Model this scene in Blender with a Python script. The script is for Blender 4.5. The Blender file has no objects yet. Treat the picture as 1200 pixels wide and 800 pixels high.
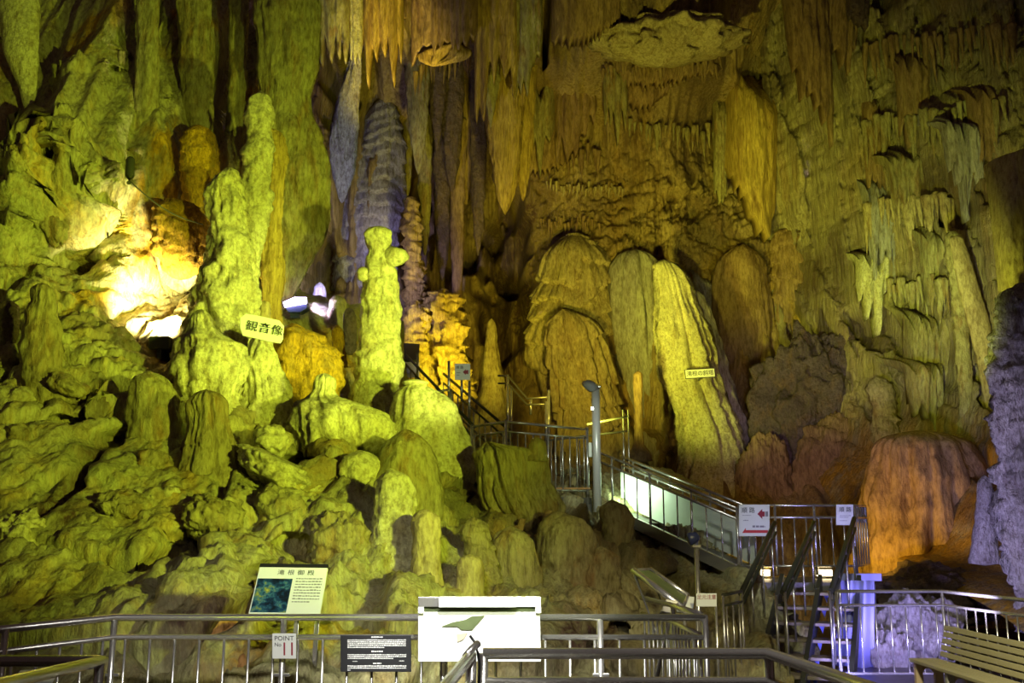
import bpy, math, random
import numpy as np
from mathutils import Vector

SC = bpy.context.scene
COL = SC.collection
F = 1200 * 35.0 / 36.0
PITCH = math.radians(10.6)
EYE = 1.63
CP, SP = math.cos(PITCH), math.sin(PITCH)


def at(px, py, Y):
    """World point seen at (px, py) of the 1200x800 frame at distance Y along +y."""
    cx, cy = (px - 600) / F, (400 - py) / F
    s = Y / (CP - cy * SP)
    return Vector((cx * s, Y, EYE + (SP + cy * CP) * s))


# ------------------------------------------------------------------ noise
def _hash(ix, iy, iz, seed):
    h = (ix.astype(np.uint32) * np.uint32(374761393) + iy.astype(np.uint32) * np.uint32(668265263)
         + iz.astype(np.uint32) * np.uint32(2147483647) + np.uint32((seed * 1442695041) & 0xffffffff))
    h = (h ^ (h >> np.uint32(13))) * np.uint32(1274126177)
    h = (h ^ (h >> np.uint32(15))) * np.uint32(2246822519)
    return h ^ (h >> np.uint32(16))


def hash1(i, seed=0):
    i = np.asarray(np.floor(i)).astype(np.int64)
    return _hash(i, i * 0 + 7, i * 0 + 3, seed).astype(np.float64) / 4294967295.0


def perlin(x, y, z=None, seed=0):
    x = np.asarray(x, dtype=np.float64); y = np.asarray(y, dtype=np.float64)
    three = z is not None
    x0, y0 = np.floor(x), np.floor(y)
    fx, fy = x - x0, y - y0
    ix, iy = x0.astype(np.int64), y0.astype(np.int64)
    if three:
        z = np.asarray(z, dtype=np.float64); z0 = np.floor(z); fz = z - z0; iz = z0.astype(np.int64)
    else:
        fz = 0 * fx; iz = ix * 0
    fade = lambda t: t * t * t * (t * (t * 6 - 15) + 10)
    u, v = fade(fx), fade(fy)

    def corner(dx, dy, dz):
        h = _hash(ix + dx, iy + dy, iz + dz, seed)
        a = h.astype(np.float64) * (2 * math.pi / 4294967295.0)
        if three:
            h2 = (h * np.uint32(2654435761)) >> np.uint32(8)
            c = h2.astype(np.float64) / 8388607.5 - 1.0
            s = np.sqrt(np.maximum(0, 1 - c * c))
            return 1.6 * (s * np.cos(a) * (fx - dx) + s * np.sin(a) * (fy - dy) + c * (fz - dz))
        return 1.5 * (np.cos(a) * (fx - dx) + np.sin(a) * (fy - dy))

    def plane(dz):
        a = corner(0, 0, dz); b = corner(1, 0, dz); c = corner(0, 1, dz); d = corner(1, 1, dz)
        return (a + u * (b - a)) + v * ((c + u * (d - c)) - (a + u * (b - a)))
    if not three:
        return plane(0)
    w = fade(fz); p0 = plane(0); p1 = plane(1)
    return p0 + w * (p1 - p0)


def fbm(x, y, z=None, seed=0, oct=4, gain=0.5, lac=2.03):
    t = 0; a = 1.0; f = 1.0
    for o in range(oct):
        t = t + a * perlin(x * f, y * f, None if z is None else z * f, seed + o * 17)
        a *= gain; f *= lac
    return t


def billow(x, y, z=None, seed=0, oct=3, gain=0.5):
    t = 0; a = 1.0; f = 1.0
    for o in range(oct):
        t = t + a * (1 - (1 - np.minimum(1, np.abs(perlin(x * f, y * f, None if z is None else z * f, seed + o * 31)) * 1.6)) ** 2)
        a *= gain; f *= 2.1
    return t


def smooth(a, b, x):
    t = np.clip((x - a) / (b - a), 0, 1)
    return t * t * (3 - 2 * t)


# ------------------------------------------------------------------ object helpers
def tag(o, label=None, cat=None, group=None, kind=None):
    if label: o['label'] = label
    if cat: o['category'] = cat
    if group: o['group'] = group
    if kind: o['kind'] = kind
    return o


def link(name, me, mat=None, parent=None):
    o = bpy.data.objects.new(name, me); COL.objects.link(o)
    if mat is not None and me is not None and len(me.materials) == 0: me.materials.append(mat)
    if parent is not None: o.parent = parent
    return o


def thing(name, label, cat, loc=(0, 0, 0), group=None):
    o = bpy.data.objects.new(name, None); COL.objects.link(o)
    o.location = loc; o.empty_display_size = 0.1
    return tag(o, label, cat, group, 'thing')


def np_mesh(name, V, quads, tris=None, shade=True):
    """quads (n,4) / tris (m,3) int arrays -> mesh datablock, fast."""
    me = bpy.data.meshes.new(name)
    V = np.asarray(V, dtype=np.float32)
    quads = np.asarray(quads, dtype=np.int32).reshape(-1, 4)
    tris = np.zeros((0, 3), np.int32) if tris is None else np.asarray(tris, dtype=np.int32).reshape(-1, 3)
    me.vertices.add(len(V)); me.vertices.foreach_set('co', V.ravel())
    loops = np.concatenate([quads.ravel(), tris.ravel()])
    me.loops.add(len(loops)); me.loops.foreach_set('vertex_index', loops)
    n = len(quads) + len(tris)
    starts = np.concatenate([np.arange(len(quads)) * 4, len(quads) * 4 + np.arange(len(tris)) * 3]).astype(np.int32)
    me.polygons.add(n)
    me.polygons.foreach_set('loop_start', starts)
    if shade: me.polygons.foreach_set('use_smooth', np.ones(n, dtype=bool))
    me.update(calc_edges=True); me.validate()
    return me


def grid_quads(nr, nc, wrap=False):
    r = np.arange(nr - 1)[:, None]; c = np.arange(nc if wrap else nc - 1)[None, :]
    c2 = (c + 1) % nc
    a = r * nc + c; b = r * nc + c2; d = (r + 1) * nc + c2; e = (r + 1) * nc + c
    return np.stack([a + 0 * b, b + 0 * a, d, e], -1).reshape(-1, 4)


def attr(me, name, val):
    a = me.attributes.new(name, 'FLOAT', 'POINT'); a.data.foreach_set('value', np.asarray(val, dtype=np.float32))


# ------------------------------------------------------------------ materials
def nodes(name):
    m = bpy.data.materials.new(name); m.use_nodes = True
    nt = m.node_tree; nt.nodes.clear()
    out = nt.nodes.new('ShaderNodeOutputMaterial'); b = nt.nodes.new('ShaderNodeBsdfPrincipled')
    nt.links.new(b.outputs[0], out.inputs[0])
    return m, nt, b


def rock(name, c1, c2, c3, rough=0.6, vs=0.3, scale=3.0, bump=0.6, ochre=(0.60, 0.35, 0.02), dirt_shade=(0.085, 0.042, 0.030), fine=30.0, attrs=False):
    """Cave limestone: three colours mixed by stretched noise, layered bump, damp gloss."""
    m, nt, b = nodes(name); N = nt.nodes.new; L = nt.links.new
    geo = N('ShaderNodeNewGeometry')
    mp = N('ShaderNodeMapping'); mp.inputs['Scale'].default_value = (1, 1, vs); L(geo.outputs['Position'], mp.inputs['Vector'])

    def noise(sc, det=6, vec=None, rg=0.6, dist=0.0):
        n = N('ShaderNodeTexNoise'); n.inputs['Scale'].default_value = sc; n.inputs['Detail'].default_value = det
        n.inputs['Roughness'].default_value = rg; n.inputs['Distortion'].default_value = dist
        L(vec or mp.outputs[0], n.inputs['Vector']); return n

    def ramp(src, p0, p1):
        r = N('ShaderNodeMapRange'); r.inputs[1].default_value = p0; r.inputs[2].default_value = p1; L(src, r.inputs[0]); return r.outputs[0]

    def mix(f, a, c):
        x = N('ShaderNodeMix'); x.data_type = 'RGBA'; L(f, x.inputs[0])
        for s, v in ((6, a), (7, c)):
            if isinstance(v, tuple): x.inputs[s].default_value = (*v, 1)
            else: L(v, x.inputs[s])
        return x.outputs[2]
    n1 = noise(scale * .35, 5); n2 = noise(scale * 1.5, 7, None, .65, .4); n3 = noise(scale * 6, 6)
    col = mix(ramp(n1.outputs[0], .38, .62), c1, c2)
    col = mix(ramp(n2.outputs[0], .5, .68), col, c3)
    if attrs:
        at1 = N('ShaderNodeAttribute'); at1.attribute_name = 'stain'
        at2 = N('ShaderNodeAttribute'); at2.attribute_name = 'dirt_shade'  # random dirt plus shade painted into the recesses
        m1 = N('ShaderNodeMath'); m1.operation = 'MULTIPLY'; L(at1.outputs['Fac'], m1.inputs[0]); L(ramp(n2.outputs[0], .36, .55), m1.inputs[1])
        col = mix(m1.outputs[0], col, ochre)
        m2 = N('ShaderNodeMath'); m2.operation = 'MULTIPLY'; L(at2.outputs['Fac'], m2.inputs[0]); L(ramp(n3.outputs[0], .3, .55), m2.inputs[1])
        col = mix(m2.outputs[0], col, dirt_shade)
    # speckle of darker pores
    n4 = noise(fine * .9, 6, geo.outputs['Position'] if vs > .4 else mp.outputs[0], .7)
    av = N('ShaderNodeMath'); av.operation = 'ADD'; L(n3.outputs[0], av.inputs[0]); L(n4.outputs[0], av.inputs[1])
    dk = mix(ramp(av.outputs[0], .78, 1.12), (0.46, 0.40, 0.35), (1.14, 1.14, 1.14))
    mul = N('ShaderNodeMix'); mul.data_type = 'RGBA'; mul.blend_type = 'MULTIPLY'; mul.inputs[0].default_value = .85
    L(col, mul.inputs[6]); L(dk, mul.inputs[7])
    L(mul.outputs[2], b.inputs['Base Color'])
    b.inputs['Roughness'].default_value = rough; b.inputs['Specular IOR Level'].default_value = .35
    # bump: stretched flutes + pores
    nb1 = noise(scale * 4, 6, None, .65); nb2 = noise(fine, 5, geo.outputs['Position'], .65)
    b1 = N('ShaderNodeBump'); b1.inputs['Strength'].default_value = bump; b1.inputs['Distance'].default_value = .12; L(nb1.outputs[0], b1.inputs['Height'])
    b2 = N('ShaderNodeBump'); b2.inputs['Strength'].default_value = bump * .6; b2.inputs['Distance'].default_value = .03
    L(nb2.outputs[0], b2.inputs['Height']); L(b1.outputs[0], b2.inputs['Normal']); L(b2.outputs[0], b.inputs['Normal'])
    return m


def plain(name, col, rough=.5, metal=0., bump=0., bscale=60., emit=None, estr=0., var=.12):
    m, nt, b = nodes(name); N = nt.nodes.new; L = nt.links.new
    tc = N('ShaderNodeTexCoord'); n = N('ShaderNodeTexNoise'); n.inputs['Scale'].default_value = bscale; n.inputs['Detail'].default_value = 4
    L(tc.outputs['Object'], n.inputs['Vector'])
    x = N('ShaderNodeMix'); x.data_type = 'RGBA'; L(n.outputs[0], x.inputs[0])
    x.inputs[6].default_value = (*[c * (1 - var) for c in col], 1); x.inputs[7].default_value = (*[min(1, c * (1 + var)) for c in col], 1)
    L(x.outputs[2], b.inputs['Base Color'])
    b.inputs['Roughness'].default_value = rough; b.inputs['Metallic'].default_value = metal
    if bump:
        bp = N('ShaderNodeBump'); bp.inputs['Strength'].default_value = bump; bp.inputs['Distance'].default_value = .01
        L(n.outputs[0], bp.inputs['Height']); L(bp.outputs[0], b.inputs['Normal'])
    if emit:
        b.inputs['Emission Color'].default_value = (*emit, 1); b.inputs['Emission Strength'].default_value = estr
    return m


M = {}
M['wall_left'] = rock('green_limestone', (.50, .46, .24), (.36, .35, .16), (.42, .33, .13), attrs=True, vs=.35, scale=2.6)
M['slope'] = rock('slope_limestone', (.50, .46, .24), (.38, .33, .15), (.30, .22, .10), attrs=True, vs=.8, scale=3.0, bump=.8)
M['wall_back'] = rock('back_limestone', (.46, .34, .15), (.34, .25, .11), (.24, .16, .08), attrs=True, vs=.13, scale=2.6, bump=1.0, fine=22)
M['wall_right'] = rock('right_limestone', (.44, .38, .20), (.33, .27, .15), (.22, .17, .12), attrs=True, vs=.11, scale=2.6, bump=1.0, fine=22)
M['pale'] = rock('pale_flowstone', (.60, .57, .32), (.52, .49, .26), (.44, .38, .18), vs=.5, scale=3.5, bump=.5)
M['tan'] = rock('tan_flowstone', (.50, .42, .20), (.42, .34, .15), (.32, .23, .10), vs=.35, scale=3.0, bump=.55)
M['olive'] = rock('olive_flowstone', (.40, .37, .17), (.32, .27, .12), (.27, .17, .06), vs=.3, scale=3.0, bump=.6)
M['brown'] = rock('brown_flowstone', (.36, .25, .11), (.28, .18, .08), (.20, .12, .06), vs=.25, scale=2.6, bump=.6)
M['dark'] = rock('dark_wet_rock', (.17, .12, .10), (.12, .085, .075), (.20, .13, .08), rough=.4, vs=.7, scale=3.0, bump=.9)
M['ochre'] = rock('ochre_flowstone', (.66, .40, .03), (.56, .31, .02), (.44, .28, .05), vs=.4, scale=5.0, bump=.8)
M['gold'] = rock('gold_drapery', (.58, .42, .10), (.48, .33, .08), (.34, .21, .06), vs=.12, scale=4.0, bump=.7)
M['grey'] = rock('grey_flowstone', (.42, .40, .34), (.33, .31, .27), (.25, .22, .18), vs=.3, scale=3.0, bump=.6)
M['white'] = rock('white_calcite', (.62, .59, .56), (.48, .45, .43), (.30, .25, .24), vs=.4, scale=5.0, bump=1.0)
M['clay'] = rock('clay_coated_mound', (.46, .31, .12), (.38, .24, .09), (.28, .17, .07), vs=.3, scale=2.0, bump=.5)
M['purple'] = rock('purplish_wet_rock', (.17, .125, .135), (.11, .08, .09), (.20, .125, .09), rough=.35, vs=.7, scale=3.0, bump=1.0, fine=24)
M['orange'] = rock('orange_clay_rock', (.48, .25, .07), (.40, .20, .06), (.30, .16, .06), vs=.35, scale=2.0, bump=.5)


# ------------------------------------------------------------------ cave surfaces
def rbf(pts):
    """pts: (px, py, Y). Smooth field Y(x, z)."""
    P = [at(*p) for p in pts]
    A = np.array([(p.x, p.z) for p in P]); y = np.array([p.y for p in P])
    n = len(A)
    d = np.sqrt(((A[:, None] - A[None]) ** 2).sum(-1))
    K = np.zeros((n + 3, n + 3)); K[:n, :n] = d - np.eye(n) * 0.12
    K[:n, n] = K[n, :n] = 1; K[:n, n + 1:] = A; K[n + 1:, :n] = A.T
    w = np.linalg.solve(K, np.concatenate([y, [0, 0, 0]]))

    def f(X, Z):
        out = w[n] + w[n + 1] * X + w[n + 2] * Z
        for i in range(n):
            out = out + w[i] * np.sqrt((X - A[i, 0]) ** 2 + (Z - A[i, 1]) ** 2)
        return out
    return f


def blobs(X, Z, items):
    """items: (px, py, Y, rx_px, ry_px, value) soft elliptical patches on a wall."""
    t = np.zeros_like(X)
    for (px, py, Y, rx, ry, v) in items:
        c = at(px, py, Y); s = Y / F
        d = np.sqrt(((X - c.x) / (rx * s)) ** 2 + ((Z - c.z) / (ry * s)) ** 2)
        d = d + .35 * perlin(X * 1.3 / (s * rx * .5 + .2), Z * 1.3 / (s * ry * .5 + .2), None, int(px + py))
        t = t + v * (1 - smooth(.55, 1.1, d))
    return t


def shingle(X, Z, seed, z0, z1, n, amp, fall, tipw, tiplen, wav=.5, gatef=.45, bias=.25):
    """Tiers of stone curtains: each bulges out above a ragged lower hem and falls back below it."""
    t = np.zeros_like(X)
    rs = random.Random(seed)
    for j in range(n):
        zj = z0 + (z1 - z0) * (j + rs.uniform(-.3, .3)) / max(1, n - 1)
        hem = zj + wav * 2.2 * fbm(X * .28, X * 0 + j * 7.3, None, seed + j, 3)
        k = X / tipw + .8 * perlin(X * .7, X * 0 + 2.2 * j, None, seed + 5 * j)
        c = np.floor(k); s = np.abs(k - c - .5) * 2
        hem = hem - tiplen * (.25 + hash1(c, seed + j)) * (1 - s)
        k2 = k * 3.1; c2 = np.floor(k2); s2 = np.abs(k2 - c2 - .5) * 2
        hem = hem - tiplen * .35 * hash1(c2, seed + j + 99) * (1 - s2)
        g = np.clip(perlin(X * gatef, Z * .12 + j * 3.1, None, seed + 50 + j) * 1.6 + bias, 0, 1)
        up = np.maximum(Z - hem, 0)
        p = np.where(Z > hem, np.minimum(1, up / .08 + .55) * np.exp(-up / fall), 0)
        rnd = .35 + .65 * np.sqrt(np.maximum(0, 1 - s * s)) * (.75 + .25 * np.sqrt(np.maximum(0, 1 - s2 * s2)))
        t = np.maximum(t, g * amp * (.6 + .7 * hash1(c, seed + j + 7)) * p * rnd)
    return t


def flutes(X, Z, seed, f, zf=.07, warp=.5):
    k = X * f + warp * perlin(X * .5, Z * .35, None, seed + 3)
    n = perlin(k, Z * f * zf, None, seed)
    return 1 - np.abs(n) * 2.0


def wall(name, xs, zs, yf, keep, mat, stain=None, dirt_shade=None):
    X, Z = np.meshgrid(xs, zs)
    r = yf(X, Z)
    if isinstance(r, tuple):                                  # (base depth, outward displacement along the normal)
        Y, D = r
        gz, gx = np.gradient(Y, zs, xs)
        ln = np.sqrt(1 + gx ** 2 + gz ** 2)
        V = np.stack([X + D * gx / ln, Y - D / ln, Z + D * gz / ln], -1).reshape(-1, 3)
    else:
        Y = r
        V = np.stack([X, Y, Z], -1).reshape(-1, 3)
    q = grid_quads(len(zs), len(xs))
    if keep is not None:
        k = keep(X, Y, Z).ravel(); q = q[k[q].all(1)]
    used = np.zeros(len(V), bool); used[q.ravel()] = True
    idx = np.cumsum(used) - 1
    me = np_mesh(name, V[used], idx[q])
    attr(me, 'stain', (stain(X, Z) if stain else X * 0).ravel()[used])
    attr(me, 'dirt_shade', (dirt_shade(X, Z) if dirt_shade else X * 0).ravel()[used])
    o = link(name, me, mat); o['kind'] = 'structure'
    return o


def inter(profile, n):
    """Smooth (monotone cubic) rows through (py, xl, xr)."""
    P = np.array(sorted(profile), float)
    t = np.linspace(P[0, 0], P[-1, 0], n)
    out = []
    for c in (1, 2):
        h = np.diff(P[:, 0]); d = np.diff(P[:, c]) / h
        m = np.zeros(len(P)); m[0] = d[0]; m[-1] = d[-1]
        for i in range(1, len(P) - 1):
            m[i] = 0 if d[i - 1] * d[i] <= 0 else 2 / (1 / d[i - 1] + 1 / d[i])
        k = np.clip(np.searchsorted(P[:, 0], t) - 1, 0, len(P) - 2)
        s = (t - P[k, 0]) / h[k]
        out.append((2 * s ** 3 - 3 * s ** 2 + 1) * P[k, c] + (s ** 3 - 2 * s ** 2 + s) * h[k] * m[k]
                   + (-2 * s ** 3 + 3 * s ** 2) * P[k + 1, c] + (s ** 3 - s ** 2) * h[k] * m[k + 1])
    return t, out[0], out[1]


SURF = {}


def on_wall(key, px, py):
    """Distance at which the line of sight through (px, py) meets a wall surface."""
    Ys = np.linspace(6, 27, 260)
    P = np.array([at(px, py, float(v)) for v in Ys])
    g = Ys - SURF[key](P[:, 0], P[:, 2])
    k = np.nonzero((g[1:] >= 0) & (g[:-1] < 0))[0]
    return float(Ys[k[0]]) if len(k) else 20.0


def depth_of(Y, profile):
    if not isinstance(Y, tuple): return Y
    P = np.array(sorted(profile), float)
    v = []
    for py in np.linspace(P[0, 0] * .8 + P[-1, 0] * .2, P[-1, 0], 4):
        a, b = np.interp(py, P[:, 0], P[:, 1]), np.interp(py, P[:, 0], P[:, 2])
        v += [on_wall(Y[0], x, py) for x in (a, (a + b) / 2, b)]
    return float(np.median(v)) + Y[1]


def loft_mesh(name, profile, Y, kd=.8, knob=.18, flute=0., ripple=0., nf=2.2, ff=9., rp=.35, cap=(1, 0), seed=0, dY=0., res=1.9, edge=1.0, drip=0.):
    """A rounded stone body whose outline rows are (py, left, right); own depth kd * half-width."""
    Y = depth_of(Y, profile)
    y0, y1 = min(p[0] for p in profile), max(p[0] for p in profile)
    nr = int(max(10, (y1 - y0) / res))
    t, xl, xr = inter(profile, nr)
    # world rows
    W = []
    for py, a, b in zip(t, xl, xr):
        f = (py - y0) / max(1, y1 - y0)
        p = at(a, py, Y + dY * (f - .5)); q = at(b, py, Y + dY * (f - .5)); W.append((p.x, q.x, p.y, p.z))
    W = np.array(W)
    cxs = (W[:, 0] + W[:, 1]) / 2; a = np.maximum(.004, (W[:, 1] - W[:, 0]) / 2)
    cap_rows = a.max() * .5
    z = W[:, 3]
    mul = np.ones(nr)
    if cap[0]:
        d = np.clip((z[0] - z) / (cap[0] * a[min(nr - 1, nr // 12 + 1)] * .9 + 1e-6), 0, 1); mul *= np.sqrt(np.maximum(1e-4, 1 - (1 - d) ** 2))
    if cap[1]:
        d = np.clip((z - z[-1]) / (cap[1] * a[-min(nr, nr // 12 + 2)] * .9 + 1e-6), 0, 1); mul *= np.sqrt(np.maximum(1e-4, 1 - (1 - d) ** 2))
    a = a * mul
    nc = int(np.clip(2.6 * a.max() / (Y / F) / res, 14, 260))
    # denser on the side that faces the chamber
    th = np.linspace(0, 2 * math.pi, nc, endpoint=False); th = th + .35 * np.sin(th + 0) * 0
    A = a[:, None]; C = np.cos(th)[None]; S = np.sin(th)[None]
    X0 = cxs[:, None] + A * C; Y0 = W[:, 2][:, None] - A * kd * S; Z0 = z[:, None] + 0 * X0
    sc = np.minimum(a.max(), np.maximum(a, .25 * a.max()))[:, None]
    am = a.max(); fr = nf / max(am, .05)
    d = knob * am * .6 * fbm(X0 * fr, Y0 * fr, Z0 * fr * .6, seed, 4)
    if flute:
        n = perlin(th[None] * 0 + C * ff * .55, S * ff * .55, Z0 * .25 / max(am, .1) * 1.0, seed + 40)
        n2 = perlin(C * ff * 1.5, S * ff * 1.5, Z0 * .4 / max(am, .1), seed + 41)
        d = d - flute * am * (np.abs(n) * 1.6 + .5 * np.abs(n2) - .4)
    if ripple:
        zz = Z0 / rp + 1.2 * perlin(X0 * 1.3 / am, Y0 * 1.3 / am, Z0 * .6, seed + 60) + .25 * perlin(X0 * 6 / am, Y0 * 6 / am, Z0 * 2, seed + 61)
        fr_ = zz - np.floor(zz)
        d = d + ripple * am * ((1 - fr_) ** .6 * 1.0 - .5) * (.5 + hash1(np.floor(zz), seed))
    if drip:
        k = th[None] / (2 * math.pi) * drip; 
    d = d * (sc / am) ** .7
    lim = A * .75
    d = np.clip(d, -lim, lim * 1.2)
    X0 = X0 + d * C; Y0 = Y0 - d * S
    V = np.stack([X0, Y0, Z0], -1).reshape(-1, 3)
    top = np.array([[cxs[0], W[0, 2], z[0] + a[0] * .2]]); bot = np.array([[cxs[-1], W[-1, 2], z[-1] - a[-1] * .15]])
    V = np.concatenate([V, top, bot])
    q = grid_quads(nr, nc, True)
    c = np.arange(nc); c2 = (c + 1) % nc
    tr = np.concatenate([np.stack([c2, c, c * 0 + nr * nc], -1), np.stack([(nr - 1) * nc + c, (nr - 1) * nc + c2, c * 0 + nr * nc + 1], -1)])
    q = q[:, ::-1]; tr = tr[:, ::-1]
    return V, q, tr


def loft(name, label, cat, profile, Y, mat='pale', group=None, parent=None, **kw):
    kw.setdefault('seed', (int(profile[0][1]) * 7 + int(profile[0][0])) % 9973)
    V, q, tr = loft_mesh(name, profile, Y, **kw)
    if parent is None:
        base = np.array([V[:, 0].mean(), V[:, 1].mean(), V[:, 2].min()])
        V = V - base
        o = link(name, np_mesh(name, V, q, tr), M[mat]); o.location = base
        return tag(o, label, cat, group, 'thing')
    V = V - np.array(parent.location)
    o = link(name, np_mesh(name, V, q, tr), M[mat], parent)
    if label: o['label'] = label
    return o


def curtain(name, label, cat, x0, x1, ytop, hem, Y, mat='gold', group=None, depth=.35, nfl=9, tip=22, seed=1, bend=0., thick=.12, slant=0., fl=.55, res=1.8, parent=None, cv=None):
    """A hanging stone drapery: folded sheet from ytop down to a hem [(u, py)...] that ends in pointed tips."""
    rs = random.Random(seed)
    blend = isinstance(Y, tuple)
    Y = depth_of(Y, [(ytop, x0, x1), (max(h[1] for h in hem), x0 + slant, x1 + slant)])
    nu = int(max(24, abs(x1 - x0) / res * 1.25)); nv = int(max(16, (max(h[1] for h in hem) - ytop) / (res * 1.3)))
    u = np.linspace(0, 1, nu)
    edges = [0.]
    while edges[-1] < 1: edges.append(edges[-1] + rs.uniform(.5, 1.5) / nfl)
    edges = np.array(edges) / edges[-1]
    k = np.clip(np.searchsorted(edges, u, side='right') - 1, 0, len(edges) - 2)
    s = (u - edges[k]) / (edges[k + 1] - edges[k]) * 2 - 1
    L = np.array([rs.uniform(.15, 1.) for _ in edges])[k]
    hu = np.array([h[0] for h in hem]); hy = np.array([h[1] for h in hem], float)
    base = np.interp(u, hu, hy)
    bottom = base + tip * (L * (1 - np.abs(s)) ** .9 - .35)
    v = np.linspace(0, 1, nv)[:, None]
    PY = ytop + (bottom[None] - ytop) * v
    PX = x0 + (x1 - x0) * u[None] + slant * v + bend * np.sin(v * 3.14) + 0 * PY
    w = abs(x1 - x0) * Y / F
    amp = fl * w / nfl
    fold = np.sqrt(np.maximum(0, 1 - s ** 2))[None] * amp * (1 - .75 * v ** 3)
    bow = depth * (1 if not blend else smooth(0, .5, v)) * np.sqrt(np.maximum(0, 1 - (2 * u - 1) ** 2))[None] * (1 - .3 * v)
    s_ = Y / F
    cx, cy = (PX - 600) / F, (400 - PY) / F
    sc = Y / (CP - cy * SP)
    X = cx * sc; Z = EYE + (SP + cy * CP) * sc
    n = fbm(X * 3.5 / max(.3, w), X * 0 + seed, Z * .8 / max(.3, w), seed, 4) * .12 * min(w, 1.0)
    fine = (np.abs(perlin(X * 26 / max(.6, w), Z * 2.2 / max(.6, w), None, seed + 8))) * .10 * amp * 1.6
    rip = .25 * amp * np.maximum(0, perlin(X * 1.5, Z * 9 / max(.5, w), None, seed + 11))
    back = 1.3 * (1 - smooth(0, .5, v)) * (1 + .5 * perlin(u[None] * 6, v * 0, None, seed + 31)) if blend else 0 * v
    Yf = Y - bow - fold - n + fine - rip + back
    Yb = Y + thick * (1 - .9 * v) + 0 * PX + back
    V = np.concatenate([np.stack([X, Yf, Z], -1).reshape(-1, 3), np.stack([X, np.maximum(Yb, Yf + .01), Z], -1).reshape(-1, 3)])
    q = grid_quads(nv, nu); N = nv * nu
    per = np.concatenate([np.arange(nu), np.arange(1, nv) * nu + nu - 1, (nv - 1) * nu + np.arange(nu - 2, -1, -1), np.arange(nv - 2, 0, -1) * nu])
    p2 = np.roll(per, -1)
    side = np.stack([per, p2, p2 + N, per + N], -1)
    q = np.concatenate([q[:, ::-1], q + N, side])
    basep = np.array([X.mean(), Y, Z.min()]) if parent is None else np.array(parent.location)
    o = link(name, np_mesh(name, V - basep, q), M[mat], parent)
    if parent is None:
        o.location = basep; tag(o, label, cat, group, 'thing')
    elif label: o['label'] = label
    return o


def boulder(name, label, cat, px, py, rx, ry, Y, mat='olive', kd=.9, rough=.25, seed=0, group=None, facet=0., tilt=0.):
    """A loose or cemented lump: noisy ellipsoid."""
    if isinstance(Y, tuple): Y = on_wall(Y[0], px, py) + Y[1]
    s = Y / F
    n1, n2 = int(np.clip(ry * 1.3, 16, 90)), int(np.clip(rx * 2.6, 24, 160))
    ph = np.linspace(0.02, math.pi - .02, n1)[:, None]; th = np.linspace(0, 2 * math.pi, n2, endpoint=False)[None]
    d = np.stack([np.sin(ph) * np.cos(th), np.sin(ph) * np.sin(th), np.cos(ph) + 0 * th], -1)
    r = 1 + rough * fbm(d[..., 0] * 1.6 + seed, d[..., 1] * 1.6, d[..., 2] * 1.6, seed, 4)
    r = r - .10 * billow(d[..., 0] * 3.3, d[..., 1] * 3.3 + seed, d[..., 2] * 3.3, seed + 9, 2) + .06
    P = d * r[..., None] * np.array([rx * s, rx * s * kd, ry * s])
    if facet:
        lim = 1 - facet
        P[..., 2] = np.minimum(P[..., 2], ry * s * lim)
    c, sn = math.cos(tilt), math.sin(tilt)
    Xr = P[..., 0] * c - P[..., 2] * sn; Zr = P[..., 0] * sn + P[..., 2] * c
    V = np.stack([Xr, P[..., 1], Zr], -1).reshape(-1, 3)
    q = grid_quads(n1, n2, True)
    cc = np.arange(n2); c2 = (cc + 1) % n2
    tr = np.concatenate([np.stack([cc[1:-1] * 0, c2[1:-1], cc[1:-1]], -1)[:, ::-1] if False else np.stack([cc[1:-1] * 0, cc[1:-1], c2[1:-1]], -1),
                         np.stack([cc[1:-1] * 0 + (n1 - 1) * n2, c2[1:-1] + (n1 - 1) * n2, cc[1:-1] + (n1 - 1) * n2], -1)])
    o = link(name, np_mesh(name, V, q, tr), M[mat])
    o.location = at(px, py, Y)
    return tag(o, label, cat, group, 'thing')
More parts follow.
